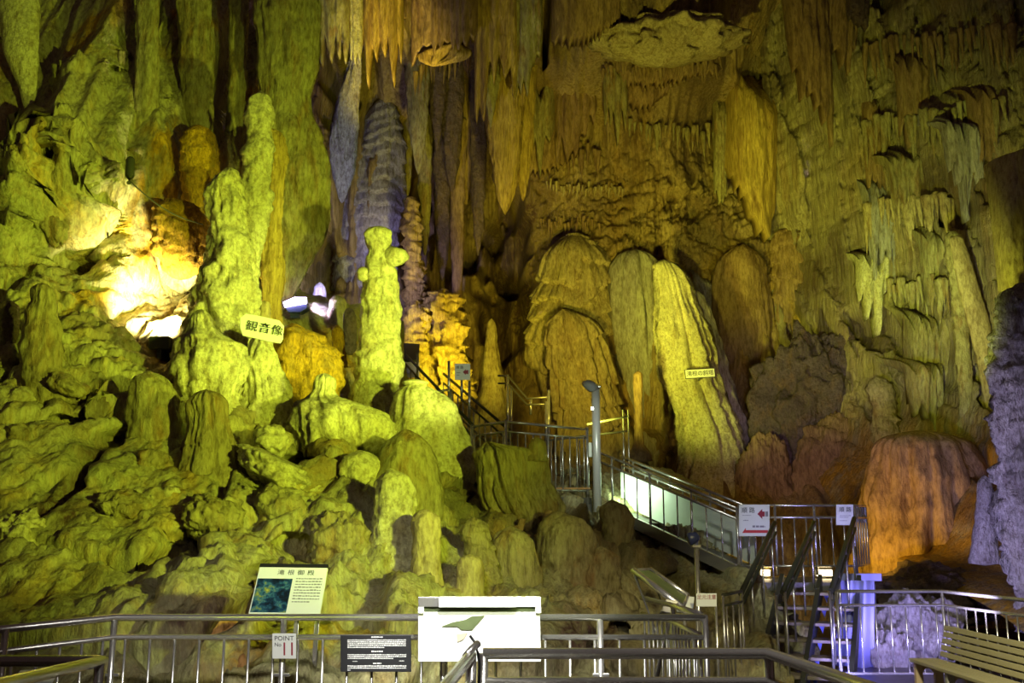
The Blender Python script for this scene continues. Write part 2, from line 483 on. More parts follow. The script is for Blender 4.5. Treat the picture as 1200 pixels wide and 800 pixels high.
# ================================================================== THE CAVE
# ---- left wall and rock slope
left_pts = [
    (-60, 830, 6.7), (150, 830, 6.6), (300, 830, 6.6), (450, 830, 6.9), (600, 830, 7.6), (720, 830, 8.4), (840, 830, 9.6),
    (-60, 720, 8.2), (0, 720, 8.0), (150, 720, 8.0), (300, 720, 7.9), (450, 720, 8.0), (600, 720, 8.7), (720, 720, 9.9), (840, 720, 11.4),
    (-60, 650, 8.9), (0, 650, 8.7), (150, 650, 8.9), (300, 650, 8.8), (450, 650, 8.9), (600, 650, 10.0), (720, 650, 11.6), (840, 650, 13.4),
    (-60, 580, 9.6), (0, 580, 9.4), (150, 580, 9.8), (300, 580, 9.8), (450, 580, 10.2), (560, 580, 11.2), (650, 580, 13.4), (740, 610, 15.5), (840, 625, 17.0), (930, 640, 18.5), (930, 720, 13.5), (930, 800, 11.5),
    (-60, 500, 10.3), (0, 500, 10.1), (100, 500, 10.5), (200, 500, 11.0), (300, 500, 11.4), (400, 500, 11.9), (490, 500, 13.4), (560, 540, 14.5), (640, 560, 18.5),
    (-60, 430, 11.2), (0, 430, 11.0), (100, 430, 11.6), (200, 430, 12.4), (300, 430, 13.2), (400, 430, 14.6), (470, 450, 17.5), (540, 520, 20),
    (-60, 350, 12.2), (0, 350, 12.1), (100, 350, 12.7), (180, 350, 13.7), (250, 350, 13.9), (300, 350, 14.4), (350, 350, 16.4), (400, 350, 19.5),
    (-60, 200, 13.4), (0, 200, 13.3), (100, 200, 13.5), (200, 200, 14.4), (300, 200, 15.0), (360, 200, 16.2), (400, 200, 19),
    (-60, 80, 14.8), (0, 80, 14.6), (100, 80, 14.8), (200, 80, 15.0), (300, 80, 16.2), (370, 80, 17.4), (410, 80, 19.5),
    (-60, -20, 15.6), (100, -20, 15.6), (250, -20, 16.2), (370, -20, 17.6), (420, -20, 20), (200, -200, 17), (400, -200, 21), (-60, -200, 16.5),
]
yl = rbf(left_pts)
left_push = [(28, 192, 13.3, 48, 26, 2.2), (75, 268, 13.2, 44, 48, 1.2), (80, 305, 13, 40, 14, .9), (460, 610, 9.8, 120, 110, .38), (560, 640, 10.2, 90, 80, .42), (660, 650, 10.4, 90, 60, .3), (655, 572, 14, 60, 34, 1.6), (350, 500, 11.3, 80, 50, .35), (258, 65, 15.5, 13, 75, 1.6), (262, 120, 15.5, 12, 60, 1.2),
             (5, 30, 14.7, 8, 40, .8), (205, 105, 15, 8, 40, .5), (72, 95, 14.6, 7, 28, .5), (140, 90, 14.8, 10, 20, .5), (153, 195, 14, 5, 18, .6),
             (15, 420, 11, 22, 26, 1.2), (40, 470, 10.6, 22, 14, .8), (75, 492, 10.5, 22, 14, .6), (178, 412, 12.3, 26, 16, 1.3), (102, 470, 11, 14, 10, .5),
             (120, 510, 10.4, 20, 22, .6), (80, 555, 9.6, 14, 40, .45), (210, 640, 8.9, 40, 22, .6), (200, 690, 8.4, 22, 26, .5), (285, 690, 8, 30, 40, .55),
             (340, 530, 10.5, 26, 26, .8), (310, 450, 12.8, 10, 30, .8), (230, 255, 14.3, 12, 20, .9), (240, 180, 14.5, 9, 60, .9), (330, 640, 8.8, 20, 14, .3),
             (545, 560, 11.3, 15, 34, 1.2), (610, 735, 8.8, 40, 20, .5), (700, 745, 9.6, 40, 16, .7), (810, 660, 14, 60, 30, 1.5), (180, 350, 13.6, 40, 45, .5), (770, 640, 13, 30, 20, .8)]
wall_stain = [(170, 230, 14, 22, 120, .9), (215, 205, 14.4, 22, 50, .8), (245, 330, 14, 20, 40, .5), (100, 35, 14.8, 30, 22, .7), (208, 10, 15, 26, 16, .9), (85, 60, 14.8, 20, 20, .6),
              (112, 90, 14.8, 18, 14, .6), (290, 100, 15.8, 22, 30, .9), (95, 360, 12.6, 14, 30, .5), (330, 60, 16.4, 16, 26, .5),
              (225, 220, 14.4, 35, 80, .8), (360, 420, 14.2, 45, 45, .9), (310, 770, 7.4, 40, 25, .6), (240, 720, 8, 50, 20, .35), (420, 735, 7.9, 60, 14, .6), (370, 765, 7.4, 30, 20, .8), (460, 560, 10, 30, 50, .2), (50, 690, 8.4, 40, 30, .3)]
wall_dirt_shade = [(40, 195, 13.3, 42, 26, .9), (75, 290, 13.2, 36, 26, .8), (258, 80, 15.5, 14, 70, .9), (80, 470, 10.6, 60, 12, .7), (120, 520, 10.4, 22, 20, .8), (75, 570, 9.6, 18, 45, .8), (95, 600, 9.4, 24, 20, .7),  # dirt, and shade of hollows and cracks put into the colour
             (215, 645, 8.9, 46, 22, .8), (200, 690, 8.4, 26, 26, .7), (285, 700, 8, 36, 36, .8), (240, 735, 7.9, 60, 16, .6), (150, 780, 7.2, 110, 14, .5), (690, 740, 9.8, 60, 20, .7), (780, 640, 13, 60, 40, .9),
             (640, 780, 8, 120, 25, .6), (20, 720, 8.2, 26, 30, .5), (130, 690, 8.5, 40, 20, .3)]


def y_left(X, Z):
    base = yl(X, Z)
    up = smooth(3.7, 5.4, Z + .35 * (X + 4))          # 0 on the slope, 1 on the upright wall
    W3 = .25 * fbm(X * .8, Z * .8, base * .8, 3, 2)
    lump = billow(X * .42 + W3, Z * .42, base * .42 - W3, 5, 2, .5)
    lump2 = billow(X * 1.15 + 4 + W3, Z * .95, base * 1.15, 8, 3, .5)
    grit = fbm(X * 4.5, Z * 4.5, base * 4.5, 12, 4, .6)
    calm = 1 - .45 * smooth(-2.2, -3.6, X) * smooth(3.4, 2.4, Z)
    D = (1 - up) * calm * (.24 * lump + .10 * lump2 + .07 * grit + .04 * billow(X * 5, Z * 5, base * 5, 13, 2) - .29)
    fl = flutes(X, Z, 21, .8, .05) * .30 + flutes(X, Z, 22, 2.4, .06) * .10 + flutes(X, Z, 23, 6, .08) * .025
    sh = shingle(X, Z, 31, 7.5, 17, 5, .30, 1.6, .22, .9, 1.2, .5, .02)
    big = fbm(X * .5, Z * .10, None, 35, 3)
    crag = billow(X * 2.0, Z * 1.8, None, 36, 4, .6) * np.clip(blobs(X, Z, [(50, 245, 13.3, 80, 95, 1), (90, 105, 14.6, 30, 20, .25), (215, 300, 14, 24, 30, .3)]), 0, 1)
    D = D + up * (fl + sh + .25 * big + .35 * crag + .03 * fbm(X * 4, Z * 2.5, None, 38, 3))
    # cracks and steps running down the slope to the right
    dline = perlin(X * .40 + Z * .75, Z * .25 - X * .25 + base * .1, None, 44)
    D = D - (1 - up) * .28 * (1 - smooth(.0, .06, np.abs(dline)))
    return base + blobs(X, Z, left_push), D


SURF['L'] = lambda X, Z: yl(X, Z)
RES = 1.0
xs = np.concatenate([np.arange(-12, -8.6, .05), np.arange(-8.6, 3.6, .024 * RES)])
zs = np.concatenate([np.arange(-.4, 4.5, .020 * RES), np.arange(4.5, 17.5, .030 * RES)])
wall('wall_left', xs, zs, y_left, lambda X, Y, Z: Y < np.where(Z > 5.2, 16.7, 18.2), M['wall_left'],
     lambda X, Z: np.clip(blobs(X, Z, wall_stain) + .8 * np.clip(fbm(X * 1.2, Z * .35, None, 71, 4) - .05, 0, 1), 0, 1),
     lambda X, Z: np.clip(blobs(X, Z, wall_dirt_shade) + .5 * smooth(.25, .5, fbm(X * .7, Z * .9, None, 81, 4)) * (Z < 4.2), 0, 1))

# ---- back wall
back_pts = [
    (200, -60, 23), (400, -60, 22), (500, -60, 20.5), (600, -60, 20.5), (700, -60, 19.5), (800, -60, 19.5), (900, -60, 20.5), (1000, -60, 20), (1150, -60, 19),
    (380, 60, 22.5), (480, 60, 21.5), (560, 60, 21.5), (640, 60, 21), (720, 60, 21), (800, 60, 21), (900, 60, 23), (1000, 60, 21.5), (1150, 60, 19.5),
    (200, 250, 21), (390, 200, 22.5), (450, 200, 23.0), (520, 200, 25.5), (600, 200, 23.2), (700, 160, 23.6), (800, 160, 23.6), (900, 160, 24.5), (1000, 200, 22),
    (390, 330, 22.5), (440, 330, 23.5), (520, 330, 24.0), (600, 330, 24.8), (700, 300, 23.2), (800, 300, 23.2), (900, 300, 23.0), (1000, 330, 22),
    (200, 450, 21), (390, 420, 22), (500, 430, 23.0), (600, 450, 24.0), (700, 450, 22.5), (800, 450, 22.4), (900, 450, 22.0), (1000, 450, 21.4),
    (600, 560, 22.5), (700, 560, 21.5), (800, 560, 20.8), (900, 560, 20.4), (1000, 560, 20), (700, 620, 20.6), (900, 640, 19.3), (1000, 640, 19), (600, 640, 22), (1100, 640, 18.8), (1150, 450, 20)]
yb = rbf(back_pts)
back_push = [(545, 170, 23, 62, 150, 2.2), (590, 285, 24, 34, 60, 1.6), (638, 30, 21.2, 7, 60, 3.2), (488, 270, 24, 14, 90, 1.4), (905, 120, 24, 26, 90, 1.6),
             (930, 160, 24, 24, 26, .8), (400, 110, 22.5, 22, 60, 1.6), (590, 370, 24.5, 34, 70, 1.2), (660, 185, 23.4, 10, 12, .8), (800, 240, 23, 26, 26, .4), (1000, 330, 22, 14, 60, .9),
             (770, 540, 20.8, 30, 40, .9), (385, 320, 22.5, 30, 40, .8)]


def y_back(X, Z):
    Y = yb(X, Z) + blobs(X, Z, back_push)
    ledge = at(780, 62, 21)                                   # the pale flat roof ledge and the void under it
    dx = (X - ledge.x) / 2.1
    g = np.clip(1 - dx ** 2, 0, 1) ** .5
    hz = ledge.z - .25 + .45 * fbm(X * .5, X * 0 + 3, None, 91, 3)
    Y = Y - g * 1.5 * np.where(Z > hz - .35, np.exp(-np.maximum(0, Z - hz) / 1.6) * smooth(hz - .35, hz, Z), 0)
    xw = X + .5 * perlin(X * .3, Z * .3, None, 92)
    fl = flutes(X, Z, 121, .8, .05) * .40 + flutes(X, Z, 122, 2.2, .05) * .20 + flutes(X, Z, 123, 6.0, .05) * .07
    hi = smooth(7.5, 10, Z)
    sh = shingle(X, Z, 131, 5.5, 17, 6, .8, 1.8, .40, 1.2, 1.4, .4, .2)
    sh2 = shingle(xw, Z, 151, 3.5, 16.5, 8, .40, 1.2, .20, .9, 1.6, .7, .12)
    big = fbm(X * .3, Z * .16, None, 135, 3)
    rough_ = billow(X * 1.1, Z * 1.3, None, 136, 4, .55)
    mid = np.exp(-((Z - 8.6) / 1.8) ** 2) * smooth(0, .8, X)   # craggy band over the bell-shaped flowstone
    return Y - (fl * (1 - .6 * mid) + sh * (.35 + .65 * hi) * (1 - .5 * mid) + sh2 + .5 * big + rough_ * (.06 + .20 * mid))


SURF['B'] = y_back
xs = np.arange(-9, 10.2, .033 * RES); zs = np.arange(-.3, 17.5, .034 * RES)
back_stain = [(440, 40, 22, 60, 70, .4), (620, 160, 23, 60, 90, .5), (700, 300, 23, 40, 70, .4), (860, 350, 22, 60, 90, .7), (950, 330, 22, 60, 80, .8), (950, 240, 22, 50, 40, .4), (690, 480, 22, 80, 80, .5), (760, 230, 23, 60, 40, .3), (960, 60, 22, 60, 50, .6), (900, 560, 20, 60, 60, .5)]
back_dirt_shade = [(545, 130, 23, 50, 90, .85), (590, 270, 24, 36, 60, .9), (500, 350, 24, 22, 26, .9), (400, 100, 22, 20, 40, .9), (590, 380, 24, 40, 80, .9), (660, 30, 21, 20, 60, .4), (480, 260, 24, 20, 60, .8), (1000, 330, 22, 20, 60, .7), (905, 110, 24, 26, 60, .7), (960, 200, 23, 40, 40, .6)]  # darkens the recesses in colour, as shade would, over the dirt
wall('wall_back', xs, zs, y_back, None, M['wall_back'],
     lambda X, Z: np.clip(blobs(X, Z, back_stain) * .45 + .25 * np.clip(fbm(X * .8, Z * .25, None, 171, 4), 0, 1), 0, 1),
     lambda X, Z: np.clip(blobs(X, Z, back_dirt_shade) + .6 * smooth(.2, .5, fbm(X * .8, Z * .3, None, 181, 4)), 0, 1))

# ---- right wall
right_pts = [
    (960, -80, 20.6), (1050, -80, 19.0), (1150, -80, 17.4), (1250, -80, 16.0), (940, 100, 21.8), (1000, 100, 20.4), (1100, 100, 18.6), (1200, 100, 17.0), (1280, 100, 15.8),
    (970, 250, 21.6), (1050, 250, 19.6), (1120, 250, 18.4), (1200, 250, 16.6), (1280, 250, 15.4), (1000, 400, 21), (1060, 400, 19.4), (1120, 400, 18.2), (1200, 400, 16.4), (1280, 400, 15.0),
    (1000, 520, 19.6), (1060, 520, 18.2), (1130, 520, 17), (1200, 520, 15.2), (1280, 520, 14), (1000, 620, 18.2), (1060, 640, 16.8), (1130, 640, 15.4), (1200, 640, 14), (1280, 640, 13),
    (1000, 720, 15.5), (1080, 720, 13.8), (1150, 720, 13), (1250, 720, 12), (1000, 800, 14), (1100, 800, 12.8), (1250, 800, 11.2)]
yr = rbf(right_pts)
right_push = [(1105, 262, 18.4, 9, 26, 1.2), (1030, 300, 19.5, 12, 26, .7), (1028, 375, 19.4, 12, 40, .8), (1095, 420, 18.2, 14, 60, .7), (1155, 470, 17, 12, 60, .9), (1152, 560, 16, 14, 60, .9), (1050, 470, 18.6, 22, 26, .5),
              (1060, 45, 19.5, 10, 40, .6), (1008, 20, 20.6, 8, 40, .9), (1120, 160, 18.5, 8, 40, .5)]


def y_right(X, Z):
    Y = yr(X, Z) + blobs(X, Z, right_push)
    xs_ = X + .22 * Z * .5
    fl = flutes(xs_, Z, 221, .8, .05) * .50 + flutes(xs_, Z, 222, 2.0, .05) * .26 + flutes(xs_, Z, 223, 5, .05) * .10 + flutes(xs_, Z, 224, 11, .04) * .03
    lo = smooth(3.2, 5.0, Z)
    sh = shingle(xs_, Z, 231, 4.5, 17, 4, .8, 2.6, .40, 2.2, 2.0, .5, .2)
    sh2 = shingle(xs_, Z, 251, 4, 17, 6, .36, 1.6, .20, 1.5, 2.2, .8, .15)
    return Y - (lo * (fl + sh + sh2) + .35 * fbm(X * .4, Z * .3, None, 235, 3) + .15 * billow(X * 1.2, Z * 1.2, None, 236, 3))


SURF['R'] = y_right
xs = np.arange(6.0, 13.5, .027 * RES); zs = np.arange(-.3, 17.0, .030 * RES)
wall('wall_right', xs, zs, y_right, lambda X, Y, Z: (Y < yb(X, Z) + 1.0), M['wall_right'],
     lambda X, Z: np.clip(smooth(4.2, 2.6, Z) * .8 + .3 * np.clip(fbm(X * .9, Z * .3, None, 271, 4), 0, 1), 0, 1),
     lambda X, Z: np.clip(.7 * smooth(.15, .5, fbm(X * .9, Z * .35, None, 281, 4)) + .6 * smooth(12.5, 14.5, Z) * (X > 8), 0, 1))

# ---- floor
fl_me = np_mesh('floor', [(-8, -3, 0), (12, -3, 0), (12, 17, 0), (-8, 17, 0), (-8, -3, -.2), (12, -3, -.2), (12, 17, -.2), (-8, 17, -.2)],
                [(0, 1, 2, 3), (7, 6, 5, 4), (0, 4, 5, 1), (1, 5, 6, 2), (2, 6, 7, 3), (3, 7, 4, 0)], shade=False)
M['concrete'] = rock('wet_concrete', (.13, .11, .10), (.10, .085, .08), (.16, .13, .11), rough=.35, vs=1, scale=2, bump=.15, fine=60)
link('floor', fl_me, M['concrete'])['kind'] = 'structure'

# ---- formations on the left
SG, ST, FS, DR, CLM = 'stalagmite', 'stalactite', 'flowstone', 'stone drapery', 'rock column'
loft('stalagmite', 'tall slender green-lit stalagmite behind the left rock mass, tip below the dark crack', SG,
     [(106, 303, 309), (116, 293, 318), (140, 288, 321), (158, 290, 318), (178, 285, 322), (205, 284, 316), (235, 283, 320), (270, 286, 312), (310, 284, 304), (345, 276, 300)], 13.2, 'pale', knob=.34, ripple=.12, rp=.32)
kn = loft('stalagmite', 'broad robed-figure stalagmite standing above the white character plaque', SG,
          [(196, 264, 274), (206, 252, 281), (225, 243, 285), (250, 242, 289), (262, 246, 290), (280, 244, 294), (305, 240, 300), (330, 236, 302), (355, 226, 303), (385, 218, 302), (420, 212, 300), (450, 205, 298)], 12.6, 'pale', knob=.42, flute=.14, ripple=.08, rp=.5, nf=2.6)
loft('stalagmite', 'pale rounded two-headed flowstone below the robed-figure stalagmite, dripping skirt in front', FS,
     [(362, 228, 244), (372, 223, 250), (392, 216, 262), (404, 206, 283), (430, 203, 286), (448, 206, 284), (470, 208, 278), (500, 215, 290), (530, 222, 300)], 11.6, 'pale', knob=.30, flute=.22, ripple=.10, rp=.45)
loft('stalagmite', 'small knob-topped stalagmite rising just below the character plaque', SG,
     [(388, 300, 311), (396, 296, 318), (412, 291, 321), (430, 286, 326), (455, 284, 336), (480, 280, 346), (520, 276, 352), (545, 276, 350)], 11.9, 'pale', knob=.34, flute=.18)
loft('stalagmite', 'tiny knob stalagmite on the orange flowstone beside the character plaque', SG,
     [(352, 304, 316), (362, 303, 317), (376, 304, 318), (390, 302, 320)], 12.9, 'tan', knob=.3)
loft('flowstone', 'drum-shaped green flowstone with a dark dripping lip at mid slope', FS,
     [(456, 232, 252), (462, 222, 263), (474, 219, 265), (488, 221, 266), (520, 216, 274), (555, 206, 284), (590, 198, 296), (620, 196, 300)], 10.4, 'olive', knob=.16, flute=.2, ripple=.05)
loft('flowstone', 'dark-hooded rounded lump left of the drum-shaped flowstone', FS,
     [(434, 165, 185), (442, 155, 196), (460, 150, 206), (490, 150, 212), (530, 150, 214), (560, 146, 216)], 10.8, 'olive', knob=.22, flute=.1)
loft('stalagmite', 'stout green stalagmite at the far left under the hollow', SG,
     [(331, 42, 58), (338, 38, 63), (352, 37, 65), (370, 30, 67), (400, 26, 70), (430, 24, 74), (455, 28, 82), (475, 34, 88)], 10.9, 'olive', knob=.26, flute=.16)
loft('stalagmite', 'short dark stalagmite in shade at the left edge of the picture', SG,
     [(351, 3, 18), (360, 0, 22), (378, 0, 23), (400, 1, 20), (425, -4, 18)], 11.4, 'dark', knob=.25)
colm = loft('stalagmite', 'pale pillar-like stalagmite with a cap and side knob, centre left', SG,
            [(265, 431, 455), (268, 427, 459), (280, 427, 459), (292, 431, 458), (305, 429, 460), (322, 426, 464), (345, 424, 466), (362, 423, 468), (392, 421, 468), (415, 417, 470), (430, 416, 472), (448, 417, 468), (475, 414, 462), (500, 408, 462)], 12.9, 'pale', knob=.22, flute=.10, ripple=.10, rp=.42, nf=3.2, cap=(.7, 0))
loft('knob', None, None, [(288, 452, 466), (294, 448, 476), (303, 448, 478), (309, 452, 473), (313, 458, 466)], 12.85, 'pale', parent=colm, knob=.3, cap=(1, 1))
loft('knob', None, None, [(312, 420, 430), (320, 418, 434), (330, 419, 432)], 12.8, 'pale', parent=colm, knob=.3, cap=(1, 1))
fsk = loft('flowstone', 'wide pale flowstone with a small head on top and a fringe of drips below', FS,
           [(437, 373, 388), (444, 369, 392), (455, 369, 392), (464, 362, 396), (474, 348, 426), (486, 341, 452), (500, 339, 460), (515, 342, 460), (528, 348, 456), (540, 362, 440)], 11.50, 'pale', knob=.22, flute=.24, ripple=.06, nf=2.8, cap=(.8, .5))
for i, (sx, sy) in enumerate(((349, 519), (357, 526), (364, 520), (371, 531), (378, 522))):
    loft('drip', None, None, [(sy - 22, sx - 5, sx + 5), (sy, sx - 3, sx + 3), (sy + 10, sx - 1, sx + 1)], 11.35, 'pale', parent=fsk, knob=.15, cap=(0, 1), seed=i)
dome = loft('flowstone', 'big smooth pale green dome of flowstone left of the upper stairs', FS,
            [(447, 472, 500), (453, 467, 508), (462, 463, 520), (480, 458, 536), (505, 455, 544), (530, 452, 553), (550, 455, 560), (575, 458, 552), (610, 460, 545), (650, 462, 540)], 12.0, 'pale', kd=.7, knob=.10, flute=.10, ripple=.05, cap=(.8, 0))
loft('rim', None, None, [(444, 472, 500), (446, 470, 502), (450, 470, 503), (453, 472, 500)], 12.0, 'pale', parent=dome, knob=.1, cap=(.4, .4))
loft('flowstone', 'olive hump of flowstone in front of the pale green dome', FS,
     [(502, 468, 484), (510, 458, 496), (525, 448, 506), (550, 440, 514), (580, 434, 520), (605, 432, 520), (650, 436, 512), (700, 440, 505)], 10.45, 'olive', knob=.14, flute=.08)
loft('flowstone', 'upright green lumpy mass with several knobs, below the olive hump', FS,
     [(548, 452, 462), (556, 444, 478), (575, 438, 486), (610, 436, 490), (650, 430, 492), (700, 428, 490), (740, 430, 488)], 9.45, 'pale', knob=.34, flute=.12)
loft('flowstone', 'rounded twin-lobed green lump right of the drip fringe', FS,
     [(527, 408, 436), (534, 400, 446), (550, 397, 449), (570, 397, 446), (585, 394, 448), (620, 392, 452), (660, 396, 450)], 10.40, 'pale', knob=.28, flute=.1)
loft('stalagmite', 'brownish candle stalagmite standing right of the green lumpy mass', SG,
     [(596, 489, 508), (603, 484, 514), (620, 482, 516), (645, 484, 515), (670, 481, 518), (700, 478, 522), (730, 476, 524)], 9.00, 'tan', knob=.22, flute=.1, ripple=.06)
loft('stalagmite', 'squat flat-topped stalagmite stump above the white board', SG,
     [(649, 541, 559), (654, 537, 565), (668, 535, 567), (690, 534, 568), (712, 532, 570)], 9.00, 'tan', knob=.12, flute=.06, cap=(.7, 0))
blk = loft('flowstone', 'flat-topped olive flowstone block with root-like drips under the landing', FS,
           [(517, 562, 584), (522, 558, 606), (530, 556, 640), (545, 560, 642), (560, 562, 643), (580, 566, 652), (596, 572, 662), (612, 588, 658), (626, 600, 648)], 11.3, 'olive', kd=.55, knob=.16, flute=.28, ff=14, cap=(.5, .6))
loft('knob', None, None, [(512, 622, 636), (520, 620, 640), (540, 618, 642)], 11.2, 'olive', parent=blk, knob=.2)
for i, (a, b, c, d) in enumerate(((612, 604, 622, 650), (618, 622, 655, 640), (630, 640, 640, 655), (606, 596, 640, 630), (643, 628, 612, 648))):
    y0, y1 = min(c, d) - 14, max(c, d)
    loft('root', None, None, [(y0, a - 5, a + 5), ((y0 + y1) / 2, (a + b) / 2 - 3, (a + b) / 2 + 3), (y1, b - 2, b + 2)], 10.85, 'brown', parent=blk, knob=.2, cap=(0, 1), seed=i)
loft('flowstone', 'small rippled cap of flowstone beside the flat-topped block', FS,
     [(606, 548, 562), (612, 542, 570), (624, 540, 573), (640, 545, 578), (665, 548, 585), (700, 550, 590)], 9.70, 'olive', knob=.14, ripple=.22, rp=.12)
loft('flowstone', 'dim brown hump of flowstone under the root-like drips', FS,
     [(616, 592, 606), (624, 580, 618), (645, 574, 628), (680, 572, 634), (720, 570, 640)], 10.0, 'olive', knob=.16, flute=.14)
for i, (pr, lab) in enumerate((
        ([(598, 640, 668), (612, 632, 690), (640, 628, 696), (680, 630, 694), (730, 632, 690)], 'dim olive flowstone hump right of the white board, tallest of its row'),
        ([(640, 692, 716), (652, 684, 724), (680, 682, 728), (720, 684, 730)], 'dim rounded flowstone hump below the dark gap under the ramp'),
        ([(585, 708, 726), (596, 702, 738), (615, 704, 742), (640, 706, 742), (668, 708, 740)], 'knobby olive stone pillar at the foot of the ramp'),
        ([(690, 716, 738), (700, 708, 746), (725, 706, 750)], 'low brown rounded stone behind the slanted reading stand'),
        ([(684, 672, 694), (694, 664, 704), (722, 660, 708)], 'low brown rounded stone beside the white board'))):
    loft('flowstone', lab, FS, pr, [10.6, 10.6, 12.3, 10.2, 9.9][i], 'olive', knob=.26, flute=.2)
boulder('boulder', 'tilted green slab boulder lying below the drip fringe', 'boulder', 330, 553, 52, 20, 10.3, 'pale', seed=4, tilt=-.45, facet=.3)
boulder('boulder', 'small round boulder at the top corner of the tilted slab', 'boulder', 318, 516, 22, 18, 10.7, 'pale', seed=7)
boulder('boulder', 'green boulder sitting inside the dark left hollow', 'boulder', 62, 262, 16, 30, 12.9, 'olive', seed=9, tilt=.4)
boulder('boulder', 'small round pale stone on the slope under the drum-shaped flowstone', 'boulder', 200, 580, 11, 12, 9.7, 'pale', seed=12, rough=.12)
for i, (px, py, rx, ry, Y, mt, lab) in enumerate((
        (80, 452, 26, 12, 10.6, 'olive', 'flat boulder against the stout far-left stalagmite'), (150, 597, 40, 20, 9.4, 'olive', 'long low boulder in the middle of the left slope'),
        (250, 610, 40, 26, 9.3, 'olive', 'smooth green hump at the foot of the drum-shaped flowstone'), (20, 640, 36, 40, 8.9, 'pale', 'pale smooth boulder at the left edge above the railing'),
        (330, 595, 30, 22, 9.5, 'olive', 'green rock under the tilted slab boulder'), (395, 640, 36, 40, 9.2, 'olive', 'broad green rock above the black text panel'),
        (245, 735, 40, 22, 7.9, 'orange', 'brown broken rock behind the railing left of the slanted info panel'), (350, 745, 34, 24, 7.8, 'tan', 'pale broken rock behind the numbered sign'),
        (300, 790, 40, 24, 7.2, 'orange', 'orange-brown rock low behind the railing'), (385, 785, 30, 26, 7.2, 'orange', 'orange rock low behind the railing beside the black text panel'),
        (120, 620, 26, 16, 9.1, 'olive', 'small green rock in the centre of the left slope'), (290, 640, 34, 16, 9.0, 'olive', 'flat green rock above the slanted info panel'),
        (25, 510, 18, 12, 10.0, 'olive', 'small rough rock at the left edge of the slope'), (180, 540, 22, 14, 10.1, 'olive', 'rough rock left of the drum-shaped flowstone'))):
    boulder('boulder', lab, 'boulder', px, py, rx, ry, Y + .18, mt, seed=20 + i, tilt=(-.25 if i % 2 else -.4))
loft('flowstone', 'great elephant-ear bulge of green and orange flowstone on the left wall', FS,
     [(-30, 296, 372), (20, 298, 376), (70, 302, 374), (115, 304, 364), (135, 302, 366), (155, 301, 376), (185, 300, 385), (215, 300, 388), (250, 300, 387), (275, 303, 382), (300, 310, 370), (320, 318, 358), (345, 322, 345), (368, 325, 334)], 14.6, 'olive', kd=.55, knob=.14, flute=.14, ff=12, cap=(0, .8))
loft('flowstone', 'orange flowstone streak in front of the elephant-ear bulge', FS,
     [(150, 306, 330), (180, 302, 338), (230, 303, 332), (280, 304, 330), (320, 305, 335), (360, 308, 330), (400, 306, 330)], 13.7, 'gold', kd=.4, knob=.26, flute=.1)
loft('flowstone', 'rough orange flowstone mass right of the character plaque', FS,
     [(378, 334, 350), (388, 326, 368), (400, 322, 386), (420, 322, 399), (445, 326, 402), (468, 338, 396), (480, 344, 388)], 12.9, 'ochre', knob=.36, ripple=.1, rp=.3)
loft('flowstone', 'rippled golden flowstone hanging above the glaring floodlit patch', FS,
     [(232, 188, 212), (240, 182, 232), (262, 180, 242), (285, 179, 242), (302, 184, 240), (315, 192, 236), (328, 198, 222)], 13.4, 'ochre', knob=.2, ripple=.16, rp=.16, flute=.2, cap=(.8, .8))
loft('flowstone', 'rippled golden column above the hanging golden flowstone', FS,
     [(146, 222, 242), (156, 216, 250), (180, 212, 256), (210, 213, 252), (236, 214, 242), (250, 216, 240)], 13.9, 'ochre', knob=.2, ripple=.16, rp=.16)
loft('stalactite', 'smooth broad green stalactite at the top left corner', ST,
     [(-25, -4, 46), (20, 0, 46), (60, 4, 45), (85, 14, 44), (105, 23, 43), (122, 27, 39), (133, 30, 34)], 13.9, 'pale', kd=.6, knob=.08, flute=.05, cap=(0, 1))
loft('stalactite', 'long green stone column between the dark cracks at upper left', CLM,
     [(-25, 160, 188), (40, 160, 186), (110, 158, 186), (170, 152, 190), (230, 150, 192)], 14.3, 'olive', kd=.6, knob=.14, flute=.15, cap=(0, 0))
loft('stalactite', 'green fluted column right of the dark vertical crack at upper left', CLM,
     [(-25, 268, 292), (60, 268, 290), (120, 266, 288), (190, 262, 284), (260, 258, 280)], 15.2, 'olive', kd=.6, knob=.16, flute=.15)
loft('stalactite', 'green fluted column left of the dark vertical crack at upper left', CLM,
     [(-25, 205, 246), (60, 210, 248), (110, 212, 250), (150, 222, 250), (175, 232, 246)], 14.7, 'olive', kd=.5, knob=.18, flute=.2)

# ---- blue-lit recess
loft('stalactite', 'violet-lit hanging drapery in the blue recess', DR,
     [(60, 412, 424), (90, 404, 423), (130, 392, 421), (165, 386, 419), (195, 388, 417), (215, 391, 412), (230, 396, 405), (238, 399, 402)], 19.0, 'white', kd=.5, knob=.10, flute=.3, ff=14, cap=(0, 1))
loft('flowstone', 'grey rippled flowstone column behind the capped pillar-like stalagmite', FS,
     [(115, 440, 460), (140, 428, 468), (180, 412, 474), (220, 398, 474), (260, 396, 470), (300, 392, 466), (340, 390, 462)], ('B', 0.1), 'grey', kd=.5, knob=.14, ripple=.12, rp=.3, flute=.14)
loft('stalagmite', 'little pale blue-lit stalagmite beside the tube lamp', SG,
     [(330, 372, 378), (338, 368, 381), (355, 366, 383), (375, 364, 384), (400, 362, 386)], 17.4, 'grey', knob=.24)
loft('stalagmite', 'greenish short stalagmite left of the capped pillar-like stalagmite', SG,
     [(345, 390, 400), (355, 386, 406), (380, 384, 408), (410, 384, 410)], 15.6, 'olive', knob=.24)
loft('stalagmite', 'dark slim stalagmite against the capped pillar-like stalagmite', SG,
     [(360, 405, 413), (370, 402, 417), (390, 402, 418), (415, 402, 418)], 14.8, 'dark', knob=.24)
